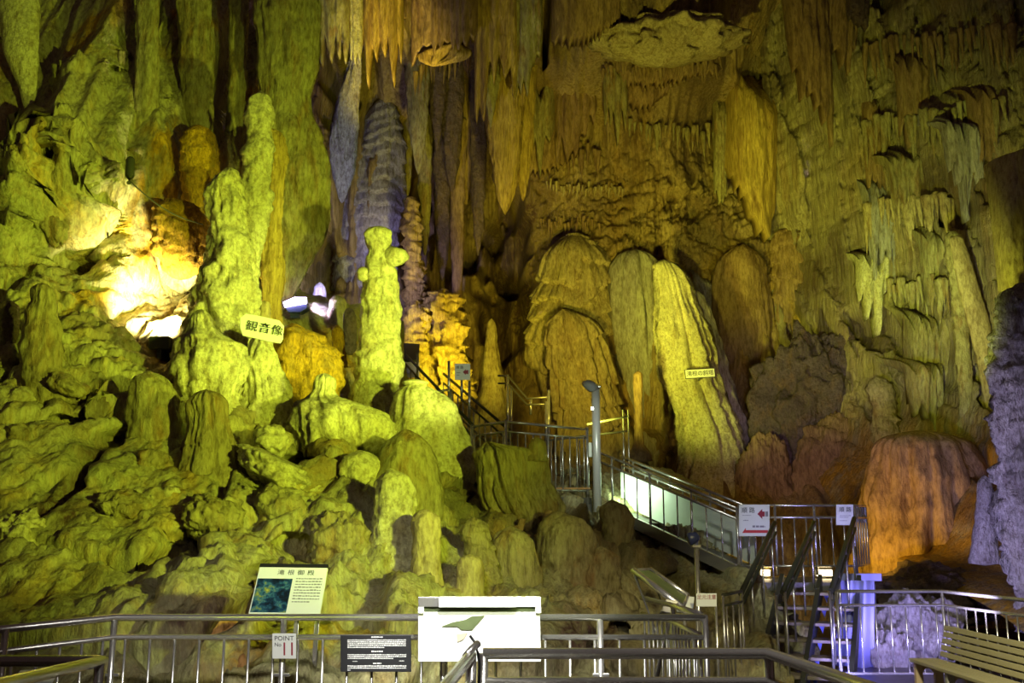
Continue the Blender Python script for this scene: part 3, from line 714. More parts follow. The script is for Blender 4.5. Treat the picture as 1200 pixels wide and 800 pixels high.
loft('stalagmite', 'small orange stalagmite on the orange flowstone mass', SG,
     [(381, 391, 399), (388, 389, 402), (405, 389, 404), (430, 388, 408)], 13.4, 'ochre', knob=.24)

# ---- ceiling draperies
curtain('drapery', 'bright golden ribbed drapery hanging at the top centre left', DR, 421, 473, -30, [(0, 74), (.3, 76), (.6, 70), (1, 66)], 19.0, 'gold', nfl=5, tip=62, seed=3, depth=.5)
curtain('drapery', 'narrow pale drapery left of the bright golden one', DR, 409, 425, -30, [(0, 60), (.5, 70), (1, 60)], 18.6, 'pale', nfl=3, tip=16, seed=5, depth=.15)
curtain('drapery', 'dim green drapery at the top, left of the narrow pale one', DR, 352, 410, -30, [(0, 50), (.4, 62), (1, 66)], 18.4, 'olive', nfl=5, tip=64, seed=8, depth=.4)
curtain('drapery', 'brown drapery with a golden lower rim at the top, right of the bright golden one', DR, 482, 560, -30, [(0, 84), (.15, 66), (.5, 64), (.8, 58), (1, 40)], 18.9, 'brown', nfl=10, tip=18, seed=11, depth=.6)
loft('flowstone', 'golden overhanging rim under the brown top drapery', FS,
     [(50, 520, 546), (56, 505, 552), (64, 492, 552), (72, 490, 540), (78, 496, 522)], 18.62, 'gold', kd=.22, knob=.3, flute=.2, cap=(.8, .8))
curtain('drapery', 'yellow-brown pair of draperies reaching low right of the golden rim', DR, 556, 606, -30, [(0, 150), (.15, 140), (.4, 80), (.7, 90), (1, 110)], 19.6, 'gold', nfl=5, tip=60, seed=14, depth=.35)
for i, (x, w, y0, y1, Y, mt, lab) in enumerate((
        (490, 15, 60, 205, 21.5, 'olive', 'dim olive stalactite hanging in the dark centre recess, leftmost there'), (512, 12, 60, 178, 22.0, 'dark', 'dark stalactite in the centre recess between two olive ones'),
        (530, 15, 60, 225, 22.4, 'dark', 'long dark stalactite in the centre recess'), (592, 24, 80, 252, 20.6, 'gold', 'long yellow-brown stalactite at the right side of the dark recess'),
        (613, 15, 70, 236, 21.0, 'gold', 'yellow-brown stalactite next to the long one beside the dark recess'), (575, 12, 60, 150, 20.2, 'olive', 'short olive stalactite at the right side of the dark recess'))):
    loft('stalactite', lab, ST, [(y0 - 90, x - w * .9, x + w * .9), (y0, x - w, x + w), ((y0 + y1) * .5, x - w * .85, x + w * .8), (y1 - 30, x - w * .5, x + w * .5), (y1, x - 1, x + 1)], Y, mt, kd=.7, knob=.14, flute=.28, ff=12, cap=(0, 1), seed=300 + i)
curtain('drapery', 'fan-shaped ribbed drapery in the upper centre', DR, 607, 662, 122, [(0, 205), (.5, 205), (1, 195)], ('B', -0.1), 'brown', nfl=11, tip=12, seed=17, depth=.6, slant=0)
curtain('drapery', 'long brown drapery in the upper centre right of the fan-shaped one', DR, 646, 700, 60, [(0, 150), (.3, 190), (.5, 196), (.75, 160), (1, 140)], ('B', -0.1), 'brown', nfl=5, tip=50, seed=19, depth=.5)
curtain('drapery', 'ribbed brown mass hanging from the roof left of the pale ledge', DR, 646, 728, -30, [(0, 52), (.4, 58), (.7, 44), (1, 30)], 19.4, 'brown', nfl=13, tip=12, seed=23, depth=.9)
curtain('drapery', 'brown drapery hanging from the roof beside the narrow black slot', DR, 600, 636, -30, [(0, 120), (.5, 100), (1, 56)], 19.8, 'olive', nfl=5, tip=26, seed=29, depth=.4)
curtain('drapery', 'fringe of small brown stalactites under the pale roof ledge', DR, 722, 842, 68, [(0, 96), (.3, 104), (.6, 98), (1, 84)], ('B', -0.1), 'brown', nfl=22, tip=12, seed=31, depth=.5)
curtain('drapery', 'short ribbed curtain in the upper centre below the fringe', DR, 722, 790, 96, [(0, 112), (.3, 130), (.6, 128), (1, 104)], ('B', 0), 'brown', nfl=12, tip=10, seed=37, depth=.6)
curtain('drapery', 'great fluted drapery column hanging right of centre', DR, 849, 908, 30, [(0, 200), (.3, 235), (.6, 275), (.8, 280), (1, 235)], ('B', -0.5), 'gold', nfl=6, tip=14, seed=41, depth=.9, bend=2, fl=.35)
curtain('drapery', 'thin strip of drapery left of the great fluted column', DR, 836, 852, 50, [(0, 220), (.5, 240), (1, 225)], ('B', -0.4), 'olive', nfl=3, tip=16, seed=43, depth=.25)
curtain('drapery', 'brown ribbed drapery high up right of the great fluted column', DR, 914, 966, -30, [(0, 90), (.3, 120), (.7, 150), (1, 130)], 19.2, 'brown', nfl=5, tip=70, seed=47, depth=.5, slant=10)
curtain('drapery', 'dark narrow drapery at the top right of centre', DR, 992, 1018, -30, [(0, 20), (.5, 36), (1, 30)], 18.6, 'dark', nfl=3, tip=14, seed=49, depth=.3)
curtain('drapery', 'long brown drapery in the upper right with a slanted lower end', DR, 962, 1004, -30, [(0, 60), (.5, 80), (1, 64)], 19.2, 'brown', nfl=4, tip=50, seed=50, depth=.4)

# ---- centre formations
loft('flowstone', 'big bell-shaped tiered flowstone mound at the centre of the back wall', FS,
     [(272, 664, 684), (280, 650, 698), (292, 641, 708), (315, 633, 717), (345, 627, 722), (385, 622, 724), (410, 620, 728), (440, 630, 742), (475, 640, 752), (520, 642, 758), (570, 640, 770)], ('B', 0.35), 'tan', kd=.75, knob=.10, flute=.13, ripple=.16, rp=.62, ff=24)
loft('flowstone', 'lower dripping lobe at the foot of the bell-shaped mound', FS,
     [(362, 650, 668), (370, 642, 690), (390, 640, 706), (420, 642, 716), (450, 648, 722), (480, 652, 730), (520, 655, 745), (580, 655, 760)], ('B', -0.5), 'tan', kd=.5, knob=.10, flute=.30, ripple=.12, rp=.6, ff=26)
loft('flowstone', 'grey-green fluted column wall right of the bell-shaped mound', FS,
     [(292, 724, 764), (300, 716, 772), (340, 712, 776), (400, 714, 782), (460, 716, 792), (520, 720, 800), (560, 724, 806)], ('B', 0.5), 'grey', kd=.6, knob=.08, flute=.24, ff=16)
twr = loft('stalagmite', 'leaning pale green tower of rock with a white name plate', SG,
           [(304, 770, 784), (312, 766, 796), (330, 766, 808), (350, 768, 814), (380, 767, 828), (410, 768, 838), (440, 774, 844), (470, 786, 854), (500, 794, 866), (530, 796, 876), (560, 792, 884), (590, 784, 892)], ('B', -0.5), 'pale', kd=.7, knob=.14, flute=.24, ff=16, ripple=.05, cap=(.5, 0))
loft('flowstone', 'grey fluted back of the leaning tower, right side shaded by its colour', FS,
     [(340, 800, 822), (370, 812, 836), (410, 820, 848), (450, 826, 858), (500, 838, 876), (550, 846, 888), (590, 850, 894)], ('B', -0.5), 'grey', kd=.5, knob=.2, flute=.26, ff=14)  # grey colour carries the shade of the tower's right side
loft('stalagmite', 'thin brown candle stalagmite by the top of the ramp', SG,
     [(434, 745, 750), (440, 742, 753), (470, 743, 753), (500, 743, 754), (520, 742, 755), (530, 738, 762), (540, 734, 766)], 19.2, 'brown', knob=.2, ripple=.08, rp=.15)
loft('stalagmite', 'small pale pointed stalagmite left of the upper stairs', SG,
     [(373, 574, 578), (382, 571, 581), (400, 569, 583), (425, 566, 586), (450, 562, 592), (480, 556, 598), (510, 552, 604)], ('B', -0.4), 'tan', knob=.2, flute=.12)
curtain('drapery', 'striped pale little draperies behind the top of the leaning tower', DR, 812, 834, 300, [(0, 340), (.5, 372), (1, 380)], ('B', -0.2), 'white', nfl=4, tip=16, seed=53, depth=.2)
loft('flowstone', 'brown bullet-shaped flowstone right of the leaning tower', FS,
     [(286, 862, 880), (296, 848, 890), (315, 838, 898), (350, 833, 905), (390, 834, 908), (430, 842, 902), (460, 852, 894), (485, 862, 884)], ('B', 0.25), 'brown', kd=.5, knob=.12, flute=.12, cap=(.9, .8))
loft('flowstone', 'broad brown flowstone block under the violet niche', FS,
     [(262, 915, 985), (275, 906, 1000), (310, 904, 1006), (350, 906, 1006), (380, 912, 1000), (410, 925, 990)], ('B', 0.6), 'brown', kd=.4, knob=.14, flute=.14, ripple=.1, rp=.5, cap=(.4, .5))
boulder('boulder', 'huge dark wet purplish boulder above the stair landing', 'boulder', 958, 498, 72, 112, ('B', -.1), 'purple', seed=61, kd=.5, rough=.34)
boulder('boulder', 'smooth brown rock face at the foot of the dark boulder', 'boulder', 985, 560, 52, 70, ('B', .35), 'brown', seed=63, kd=.45, rough=.2)
boulder('boulder', 'brown rock between the leaning tower and the dark boulder', 'boulder', 900, 570, 34, 60, ('B', .1), 'brown', seed=64, kd=.5, rough=.25)

# ---- right formations
curtain('drapery', 'green fluted drapery left on the right wall', DR, 1003, 1046, 270, [(0, 352), (.5, 372), (1, 330)], ('R', 0), 'pale', nfl=5, tip=50, seed=67, depth=.5)
curtain('drapery', 'olive fluted drapery at the middle of the right wall', DR, 1058, 1112, 330, [(0, 436), (.5, 470), (1, 430)], ('R', 0), 'olive', nfl=6, tip=60, seed=69, depth=.6)
curtain('drapery', 'long leaning olive draperies in the upper right', DR, 1030, 1092, 150, [(0, 250), (.4, 270), (1, 240)], ('R', 0.1), 'olive', nfl=7, tip=80, seed=71, depth=.4, slant=14)
curtain('drapery', 'grey-brown draperies at the far upper right', DR, 1096, 1160, 110, [(0, 210), (.5, 240), (1, 200)], ('R', 0.1), 'grey', nfl=7, tip=80, seed=73, depth=.4, slant=12)
loft('stalagmite', 'knobbly olive stalagmite cluster at the foot of the right wall', SG,
     [(440, 1020, 1034), (455, 1016, 1046), (480, 1024, 1050), (505, 1023, 1052), (530, 1030, 1050), (560, 1032, 1046)], ('R', -0.1), 'olive', knob=.5, ripple=.2, rp=.2)
loft('stalactite', 'smooth leaning pale green drapery near the right edge', DR,
     [(276, 1112, 1128), (300, 1116, 1136), (340, 1124, 1148), (380, 1134, 1160), (420, 1144, 1170), (455, 1150, 1176), (480, 1156, 1172), (492, 1160, 1167)], ('R', -0.2), 'tan', kd=.5, knob=.10, flute=.12, cap=(.6, 1))
loft('stalactite', 'knobbly pale column on the right wall with a broken top', CLM,
     [(270, 1108, 1124), (285, 1108, 1130), (320, 1112, 1132), (360, 1116, 1134), (420, 1120, 1138), (480, 1124, 1142), (540, 1118, 1144), (580, 1116, 1142)], ('R', 0), 'olive', kd=.7, knob=.34, ripple=.12, rp=.3)
loft('flowstone', 'broad orange-brown mound at the foot of the right wall', FS,
     [(504, 1048, 1104), (508, 1036, 1122), (516, 1026, 1136), (535, 1018, 1148), (570, 1012, 1160), (620, 1006, 1170), (660, 1002, 1176), (700, 1000, 1180)], ('R', 0.5), 'clay', kd=.6, knob=.20, flute=.10, ff=10, cap=(.35, 0))
rgt = loft('rock_pillar', 'violet-lit shaggy rock pillar at the right edge of the picture', CLM,
           [(330, 1172, 1240), (380, 1168, 1240), (430, 1164, 1240), (480, 1166, 1240), (530, 1170, 1240), (580, 1172, 1240), (640, 1180, 1244), (700, 1190, 1250), (740, 1192, 1250)], 12.6, 'white', kd=.6, knob=.5, flute=.35, ff=16, ripple=.16, rp=.5, nf=3)
curtain('drapery', 'reddish striped drapery at the right edge, above the shaggy pillar', DR, 1158, 1240, 190, [(0, 300), (.25, 400), (.6, 420), (1, 420)], 13.6, 'tan', nfl=6, tip=60, seed=77, depth=.5, slant=6)
loft('stalagmite', 'small pale stalagmite in front of the shaggy right pillar', SG,
     [(556, 1150, 1156), (566, 1146, 1162), (590, 1144, 1166), (625, 1140, 1168), (660, 1136, 1172)], 13.4, 'white', knob=.22)
boulder('boulder', 'violet-white rough rock heap behind the right railing, larger of two', 'boulder', 1075, 745, 44, 46, 13.0, 'white', seed=81, rough=.4)
boulder('boulder', 'violet-white rough rock at the back of the right railing, smaller of two', 'boulder', 1040, 775, 30, 40, 12.6, 'white', seed=83, rough=.4)
boulder('boulder', 'dark brown low mound behind the right railing', 'boulder', 1090, 700, 78, 36, 14.6, 'dark', seed=85, rough=.25)

loft('flowstone', 'pale flat roof ledge at the top, right of centre', 'rock ledge',
     [(18, 772, 846), (30, 716, 862), (46, 690, 870), (60, 694, 858), (70, 720, 826), (78, 744, 800)], 19.6, 'tan', kd=.45, knob=.34, ripple=.12, rp=.25, nf=3, cap=(.6, .8))
for i, (pr, Y, lab) in enumerate((
        ([(338, 508, 528), (350, 500, 540), (380, 496, 546), (410, 496, 548), (440, 498, 552), (470, 500, 556)], 20.8, 'bright yellow-lit knobbly flowstone behind the little arrow sign'),
        ([(352, 478, 496), (366, 472, 502), (400, 472, 504), (435, 474, 502), (460, 476, 504)], 20.6, 'yellow-lit knobbly flowstone just right of the capped pillar-like stalagmite'),
        ([(230, 476, 488), (260, 472, 492), (300, 474, 494), (340, 474, 498), (360, 476, 496)], 21.4, 'yellow-brown ragged column above the knobbly flowstone, right of the capped pillar'))):
    loft('flowstone', lab, FS, pr, Y, 'gold', knob=.85, flute=.5, ff=14, nf=3.5, seed=700 + i)
rs = random.Random(5)
for i, (x, w, y0, y1, mt, lab) in enumerate((
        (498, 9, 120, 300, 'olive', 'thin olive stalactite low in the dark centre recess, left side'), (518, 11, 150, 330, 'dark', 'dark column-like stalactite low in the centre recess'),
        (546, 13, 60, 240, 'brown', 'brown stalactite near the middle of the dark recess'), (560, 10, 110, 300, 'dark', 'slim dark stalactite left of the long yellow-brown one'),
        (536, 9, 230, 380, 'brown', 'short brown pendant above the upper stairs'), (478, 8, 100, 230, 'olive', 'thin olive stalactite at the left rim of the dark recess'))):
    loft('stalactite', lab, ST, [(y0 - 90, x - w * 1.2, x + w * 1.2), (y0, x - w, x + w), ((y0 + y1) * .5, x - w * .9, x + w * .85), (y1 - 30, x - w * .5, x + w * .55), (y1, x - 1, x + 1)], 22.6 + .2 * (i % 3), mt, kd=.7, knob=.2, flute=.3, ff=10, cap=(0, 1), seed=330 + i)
for i, (x0, x1, yt, hm, mt, nf_, tp_, sl, key, off, lab) in enumerate((
        (706, 736, 40, 130, 'olive', 3, 44, 0, 'B', -.2, 'short olive drapery under the left end of the pale roof ledge'),
        (610, 650, 60, 165, 'olive', 4, 50, 0, 'B', -.3, 'olive drapery behind the narrow black slot at the top centre'),
        (868, 912, 90, 250, 'grey', 4, 50, 2, 'B', -.3, 'shaded grey-violet drapery on the right of the great fluted column'),
        (912, 950, 110, 235, 'brown', 4, 60, 8, 'B', -.2, 'slanting brown drapery beside the violet niche'),
        (1008, 1040, 60, 220, 'brown', 4, 70, 6, 'R', .2, 'dim brown drapery high on the right wall, left end'),
        (1046, 1090, 20, 150, 'brown', 5, 60, 6, 'R', .2, 'dim brown drapery high on the right wall, below the top edge'),
        (1010, 1052, 170, 300, 'grey', 5, 70, 8, 'R', .2, 'grey-green striped drapery in the middle of the right wall'),
        (1074, 1112, 230, 350, 'olive', 4, 70, 6, 'R', .2, 'olive striped drapery left of the broken-topped column'),
        (1130, 1176, 60, 190, 'brown', 5, 70, 6, 'R', .15, 'dim brown drapery in the top right corner'),
        (1058, 1100, 400, 470, 'olive', 4, 44, 4, 'R', -.3, 'olive hanging lobe in the lower middle of the right wall'))):
    curtain('drapery', lab, DR, x0, x1, yt, [(0, hm), (.5, hm + 20), (1, hm)], (key, off), mt, nfl=nf_, tip=tp_, seed=400 + i, depth=.4, slant=sl)

# ---- fringes of little stalactites: each one its own object
def pendant_mesh(i):
    V, q, tr = loft_mesh('stalactite', [(0, -12, 12), (12, -10, 10.5), (40, -7.5, 7.8), (75, -4, 3.6), (100, -.6, .6)], 20.0, kd=1.0, knob=.30, flute=.30, ff=8, cap=(.2, 0), seed=900 + i, res=5)
    V = V - np.array([V[:, 0].mean(), V[:, 1].mean(), V[:, 2].max()])
    return np_mesh('stalactite', V / -V[:, 2].min(), q, tr)


def fringe(a, b, n, l0, l1, key, mat, off, label, group, seed, fat=1.0):
    rs = random.Random(seed)
    protos = []
    for i in range(3):
        me = pendant_mesh(seed + i); me.materials.append(M[mat]); protos.append(me)
    for i in range(n):
        t = (i + rs.uniform(-.35, .35) + .5) / n
        px = a[0] + (b[0] - a[0]) * t; py = a[1] + (b[1] - a[1]) * t + rs.uniform(-5, 5)
        Y = on_wall(key, px, py + 6) + off + rs.uniform(-.08, .05); L = rs.uniform(l0, l1) * Y / F
        o = link('stalactite', protos[i % 3]); o.location = at(px, py, Y); w = L * fat * rs.uniform(.7, 1.3) * (1.0 if L > .4 else 1.25)
        o.scale = (w, w, L); o.rotation_euler = (0, 0, rs.uniform(0, 6.28))
        tag(o, label, ST, group, 'thing')


for i, (a, b, n, l0, l1, key, mt, off, fat, lab, grp) in enumerate((
        ((704, 76), (846, 70), 26, 14, 34, 'B', 'brown', -.35, 1.1, 'small brown stalactite in the fringe along the lower edge of the pale roof ledge', 'fringe under the pale roof ledge'),
        ((640, 212), (730, 220), 24, 8, 18, 'B', 'tan', -.15, 1.2, 'tiny pale stalactite in the row on the craggy band above the bell-shaped mound', 'row on the craggy band'),
        ((632, 258), (704, 256), 18, 10, 22, 'B', 'brown', -.15, 1.1, 'tiny brown stalactite in the row hanging just over the bell-shaped mound', 'row over the bell-shaped mound'),
        ((486, 78), (552, 60), 12, 18, 42, 'B', 'gold', -1.6, .9, 'golden stalactite in the row along the golden rim at the top', 'row along the golden rim'),
        ((604, 150), (706, 175), 16, 22, 52, 'B', 'brown', -.25, .9, 'brown stalactite in the row across the upper centre draperies', 'row across the upper centre'),
        ((735, 140), (845, 150), 18, 14, 40, 'B', 'olive', -.2, 1.0, 'olive stalactite in the row left of the great fluted column', 'row left of the great fluted column'),
        ((918, 60), (1000, 84), 14, 30, 70, 'B', 'brown', -.3, .8, 'brown stalactite in the row right of the great fluted column', 'row right of the great fluted column'),
        ((1010, 140), (1180, 112), 26, 28, 76, 'R', 'olive', -.15, .8, 'olive stalactite in the upper row on the right wall', 'upper row on the right wall'),
        ((1012, 236), (1116, 226), 20, 28, 70, 'R', 'tan', -.15, .8, 'pale stalactite in the middle row on the right wall', 'middle row on the right wall'),
        ((1010, 48), (1190, 26), 24, 30, 66, 'R', 'brown', -.15, .8, 'dim brown stalactite in the topmost row on the right wall', 'topmost row on the right wall'),
        ((1040, 330), (1112, 322), 14, 26, 60, 'R', 'olive', -.15, .9, 'olive stalactite in the lowest row on the right wall', 'lowest row on the right wall'),
        ((62, 76), (150, 58), 14, 16, 42, 'L', 'olive', -.40, .9, 'small green stalactite in the row at the upper left', 'row at the upper left'))):
    fringe(a, b, n, l0, l1, key, mt, off, lab, grp, 40 + i * 5, fat)
# ================================================================== METAL, SIGNS, STAIRS
M['steel'] = plain('brushed_steel', (.68, .67, .63), .26, .85, .05, 90)
M['steel_dark'] = plain('dull_steel', (.20, .19, .16), .42, .6, .08, 70)
M['iron'] = plain('dark_painted_iron', (.055, .058, .04), .45, .2, .1, 60)
M['board'] = plain('white_board', (.86, .88, .84), .45, 0, 0, 20, var=.02)
M['sign_white'] = plain('white_sign', (.80, .84, .78), .5, 0, 0, 30, var=.03)
M['black'] = plain('black_print', (.012, .012, .014), .5, 0, 0, 40)
M['ink'] = plain('dark_ink', (.03, .03, .035), .6)
M['grey_ink'] = plain('grey_ink', (.25, .25, .26), .6)
M['white_ink'] = plain('white_ink', (.75, .75, .73), .6)
M['red'] = plain('red_print', (.55, .03, .025), .5)
M['dark_red'] = plain('dark_red_print', (.30, .012, .03), .5)
M['green_print'] = plain('green_print', (.10, .13, .05), .5, 0, 0, 8, var=.6)
M['yellow_print'] = plain('yellow_print', (.85, .74, .16), .5, 0, 0, 30, var=.2)
M['beige'] = plain('beige_print', (.55, .47, .33), .5)
M['bench'] = plain('olive_bench_plastic', (.42, .37, .20), .5, 0, .1, 60)
M['bench_leg'] = plain('tan_bench_leg', (.62, .46, .28), .5, 0, .1, 40)
M['bench_grey'] = plain('grey_bench_leg', (.40, .38, .32), .5, 0, .1, 40)
M['blue_case'] = plain('dark_blue_case', (.03, .04, .14), .4)
M['violet_sheet'] = plain('sheet_violet_tint', (.36, .37, .78), .55, 0, .25, 5, var=.15)  # violet lamplight put into the colour of sheet, legs and beam
M['panel'] = plain('pale_screen_panel', (.62, .68, .58), .5, 0, .1, 6, var=.08)
M['tread'] = plain('step_plate', (.30, .25, .19), .5, .3, .2, 50)
M['tube_glow'] = plain('glowing_tube', (.8, .75, 1), .4, emit=(.72, .60, 1), estr=9)
M['lamp_glow'] = plain('glowing_lamp', (1, .8, .5), .4, emit=(1, .78, .45), estr=8)
M['bracket_light_tint'] = plain('bracket_light_tint', (.14, .16, .62), .5)  # violet lighting of the stair brackets given as a blue base colour
M['violet_paint'] = plain('violet_paint', (.12, .11, .50), .5)
M['galvanised'] = plain('galvanised_steel', (.68, .68, .66), .35, .3, .05, 60)
M['roof'] = plain('dark_roof', (.05, .05, .06), .6)
M['glass'] = plain('lamp_glass', (.55, .60, .58), .15)


def photo_mat():
    m, nt, b = nodes('printed_cave_photo'); N = nt.nodes.new; L = nt.links.new
    tc = N('ShaderNodeTexCoord'); n = N('ShaderNodeTexNoise'); n.inputs['Scale'].default_value = 11; n.inputs['Detail'].default_value = 7
    n.inputs['Roughness'].default_value = .7
    L(tc.outputs['Object'], n.inputs['Vector'])
    r = N('ShaderNodeValToRGB'); e = r.color_ramp.elements
    e[0].position = .44; e[0].color = (.004, .010, .022, 1); e[1].position = .70; e[1].color = (.50, .50, .10, 1)
    x = e.new(.53); x.color = (.01, .05, .12, 1)
    x = e.new(.59); x.color = (.05, .16, .22, 1)
    x = e.new(.64); x.color = (.20, .24, .05, 1)
    L(n.outputs[0], r.inputs[0]); L(r.outputs[0], b.inputs['Base Color']); b.inputs['Roughness'].default_value = .4
    return m


M['photo'] = photo_mat()
ZERO = Vector((0, 0, 0))


def V3(*a): return Vector(a)


def tube_geo(pts, r, n=10):
    pts = [Vector(p) for p in pts]
    rings = []
    for i, p in enumerate(pts):
        d1 = (p - pts[i - 1]).normalized() if i else None
        d2 = (pts[i + 1] - p).normalized() if i < len(pts) - 1 else None
        d = ((d1 or d2) + (d2 or d1)).normalized()
        k = 1.0 if d1 is None or d2 is None else 1 / max(.35, math.sqrt(max(.05, (1 + d1.dot(d2)) / 2)))
        up = Vector((0, 0, 1)) if abs(d.z) < .9 else Vector((0, 1, 0))
        a = d.cross(up).normalized(); b = a.cross(d).normalized()
        rr = r[i] if isinstance(r, (list, tuple)) else r
        rings.append([p + (a * math.cos(t) * (k if abs(d.z) < .9 else 1) + b * math.sin(t)) * rr for t in [2 * math.pi * j / n for j in range(n)]])
    V = [v for ring in rings for v in ring]
    fc = []
    for i in range(len(rings) - 1):
        for j in range(n):
            fc.append((i * n + j, i * n + (j + 1) % n, (i + 1) * n + (j + 1) % n, (i + 1) * n + j))
    fc.append(tuple(range(n))[::-1]); fc.append(tuple((len(rings) - 1) * n + j for j in range(n)))
    return V, fc


def slab_geo(P, eu, ev, t):
    P, eu, ev = Vector(P), Vector(eu), Vector(ev)
    w = -eu.cross(ev).normalized() * t
    V = [P, P + eu, P + eu + ev, P + ev]; V = V + [v + w for v in V]
    return V, [(0, 1, 2, 3), (7, 6, 5, 4), (0, 4, 5, 1), (1, 5, 6, 2), (2, 6, 7, 3), (3, 7, 4, 0)]


def poly_geo(pts, t, n):
    n = Vector(n).normalized(); k = len(pts)
    V = [Vector(p) for p in pts] + [Vector(p) - n * t for p in pts]
    return V, [tuple(range(k)), tuple(range(2 * k - 1, k - 1, -1))] + [(i, k + i, k + (i + 1) % k, (i + 1) % k) for i in range(k)]


def box_geo(c, sx, sy, sz, yaw=0.):
    c = Vector(c); X = Vector((math.cos(yaw), math.sin(yaw), 0)) * sx; Yv = Vector((-math.sin(yaw), math.cos(yaw), 0)) * sy; Z = Vector((0, 0, sz))
    return slab_geo(c - X / 2 - Yv / 2 + Z / 2, X, Yv, sz)


def join(*geos):
    V, Fc = [], []
    for v, f in geos:
        k = len(V); V += list(v); Fc += [tuple(i + k for i in q) for q in f]
    return V, Fc


def mesh(name, geo, mat, parent=None, bevel=0., smooth_=False, label=None):
    V, Fc = geo
    o_ = Vector(parent.location) if parent is not None else ZERO
    if parent is not None and parent.parent is not None: o_ = o_ + Vector(parent.parent.location)
    me = bpy.data.meshes.new(name); me.from_pydata([tuple(v - o_) for v in V], [], Fc); me.update()
    if smooth_:
        for p in me.polygons: p.use_smooth = len(p.vertices) == 4
    o = link(name, me, M[mat] if isinstance(mat, str) else mat, parent)
    if bevel:
        b = o.modifiers.new('bevel', 'BEVEL'); b.width = bevel; b.segments = 2; b.limit_method = 'ANGLE'
    if label: o['label'] = label
    return o


def pipe(name, pts, r, mat, parent, n=10, label=None):
    return mesh(name, tube_geo(pts, r, n), mat, parent, 0, True, label)


def lettering(text, P, eu, ev, u, v, h, mat, parent, name='lettering', align='CENTER', squash=1.0, lift=.002, spacing=1.0):
    """Text of letter height h (fraction of |ev|) centred at (u, v) of a panel."""
    cu = bpy.data.curves.new(name, 'FONT'); cu.body = text; cu.align_x = align; cu.align_y = 'CENTER'; cu.size = 1; cu.space_character = spacing
    cu.resolution_u = 3; cu.offset = .004
    t = bpy.data.objects.new('tmp', cu); COL.objects.link(t)
    bpy.context.view_layer.update()
    me = bpy.data.meshes.new_from_object(t.evaluated_get(bpy.context.evaluated_depsgraph_get()))
    bpy.data.objects.remove(t); bpy.data.curves.remove(cu)
    P, eu, ev = Vector(P), Vector(eu), Vector(ev)
    n = eu.cross(ev).normalized(); s = h * ev.length
    c = P + eu * u + ev * v + n * lift
    U = eu.normalized() * s * squash; Vv = ev.normalized() * s
    o_ = Vector(parent.location)
    for q in me.vertices: q.co = c + U * q.co.x + Vv * q.co.y - o_
    me.materials.clear()
    return link(name, me, M[mat], parent)


def dashes(P, eu, ev, rows, mat, parent, seed=0, lift=.002, name='small_print'):
    """Rows of print too small to read: (v, u0, u1, height)."""
    rs = random.Random(seed); P, eu, ev = Vector(P), Vector(eu), Vector(ev); n = eu.cross(ev).normalized(); g = []
    for (v, u0, u1, h) in rows:
        u = u0
        while u < u1:
            w = min(u1 - u, rs.uniform(.6, 1.8) * h * ev.length / eu.length * 1.2)
            g.append(slab_geo(P + eu * u + ev * (v - h / 2) + n * lift, eu * w, ev * h * rs.uniform(.6, 1), .001)); u += w + .35 * h * ev.length / eu.length
    return mesh(name, join(*g), mat, parent)


def rail_parts(root, path, zs, r, mat='steel', names=('top_rail', 'middle_rail')):
    """Rails at several heights over a floor path [(x, y, z0)]."""
    for i, z in enumerate(zs):
        pipe(names[min(i, len(names) - 1)], [V3(p[0], p[1], p[2] + z) for p in path], r if i == 0 else r * .82, mat, root, 12)


def along(path, step, skip=.02):
    out = []
    for a, b in zip(path[:-1], path[1:]):
        a, b = Vector(a), Vector(b); L = (b - a).length; k = max(1, round(L / step))
        out += [a + (b - a) * ((i + .5) / k) for i in range(k)]
    return out


def bars(root, pts, z0, z1, r, mat='steel', name='baluster'):
    base = None
    for p in pts:
        if base is None:
            base = pipe(name, [V3(0, 0, z0) + root.location, V3(0, 0, z1) + root.location], r, mat, root, 8)
            o = base
        else:
            o = base.copy(); COL.objects.link(o); o.parent = root
        o.location = Vector(p) - root.location if True else p
        o.location.z = p[2] - 0 if root.location.z == 0 else p[2] - root.location.z
    return base


def railing(label, path, zs, posts, step, r=.022, rb=.009, zb=.12, mat='steel', matb='steel', zpost=None, name='railing', bottom=True, pz0=0., group=None):
    root = thing(name, label, 'railing', tuple(Vector(path[0])), group)
    rail_parts(root, path, zs, r, mat)
    if bottom: pipe('bottom_rail', [V3(p[0], p[1], p[2] + zb) for p in path], r * .8, mat, root, 10)
    for p in posts:
        pipe('post', [V3(p[0], p[1], p[2] + pz0), V3(p[0], p[1], p[2] + (zpost or zs[0]))], r * .95, matb, root, 12)
    if step: bars(root, along(path, step), zb, zs[-1], rb, matb)
    return root


def flat(p, z=0.): return (p.x, p.y, z)


# ---- railing in front of the rock slope
cA = at(135, 716, 6.2); cB = at(826, 721, 6.2); cL = at(-60, 737, 5.2)
p0 = (cL.x, cL.y, 0); p1 = (cA.x, 6.2, 0); p2 = (cB.x, 6.2, 0); p3 = (1.12, 7.15, 0)
sx = lambda px, Y: at(px, 720, Y).x
r1 = railing('long steel railing running along the foot of the rock slope, bent at the left', [p0, p1, p2], [1.10, .985],
             [p1, (sx(333, 6.2), 6.2, 0), (sx(520, 6.2), 6.2, 0), (sx(703, 6.2), 6.2, 0), p2, (sx(8, 5.5), at(8, 730, 5.5).y, 0)], .151, r=.021, rb=.0085)
for px in (135, 333, 703):
    mesh('clamp', box_geo((sx(px, 6.2), 6.2, .77), .10, .03, .02), 'steel', r1, .004)
railing('short return of steel railing with close yellow-lit bars, right end of the long railing', [p2, p3, (1.0, 7.9, 0)], [1.10, .985], [p3], .105, r=.019, rb=.009)

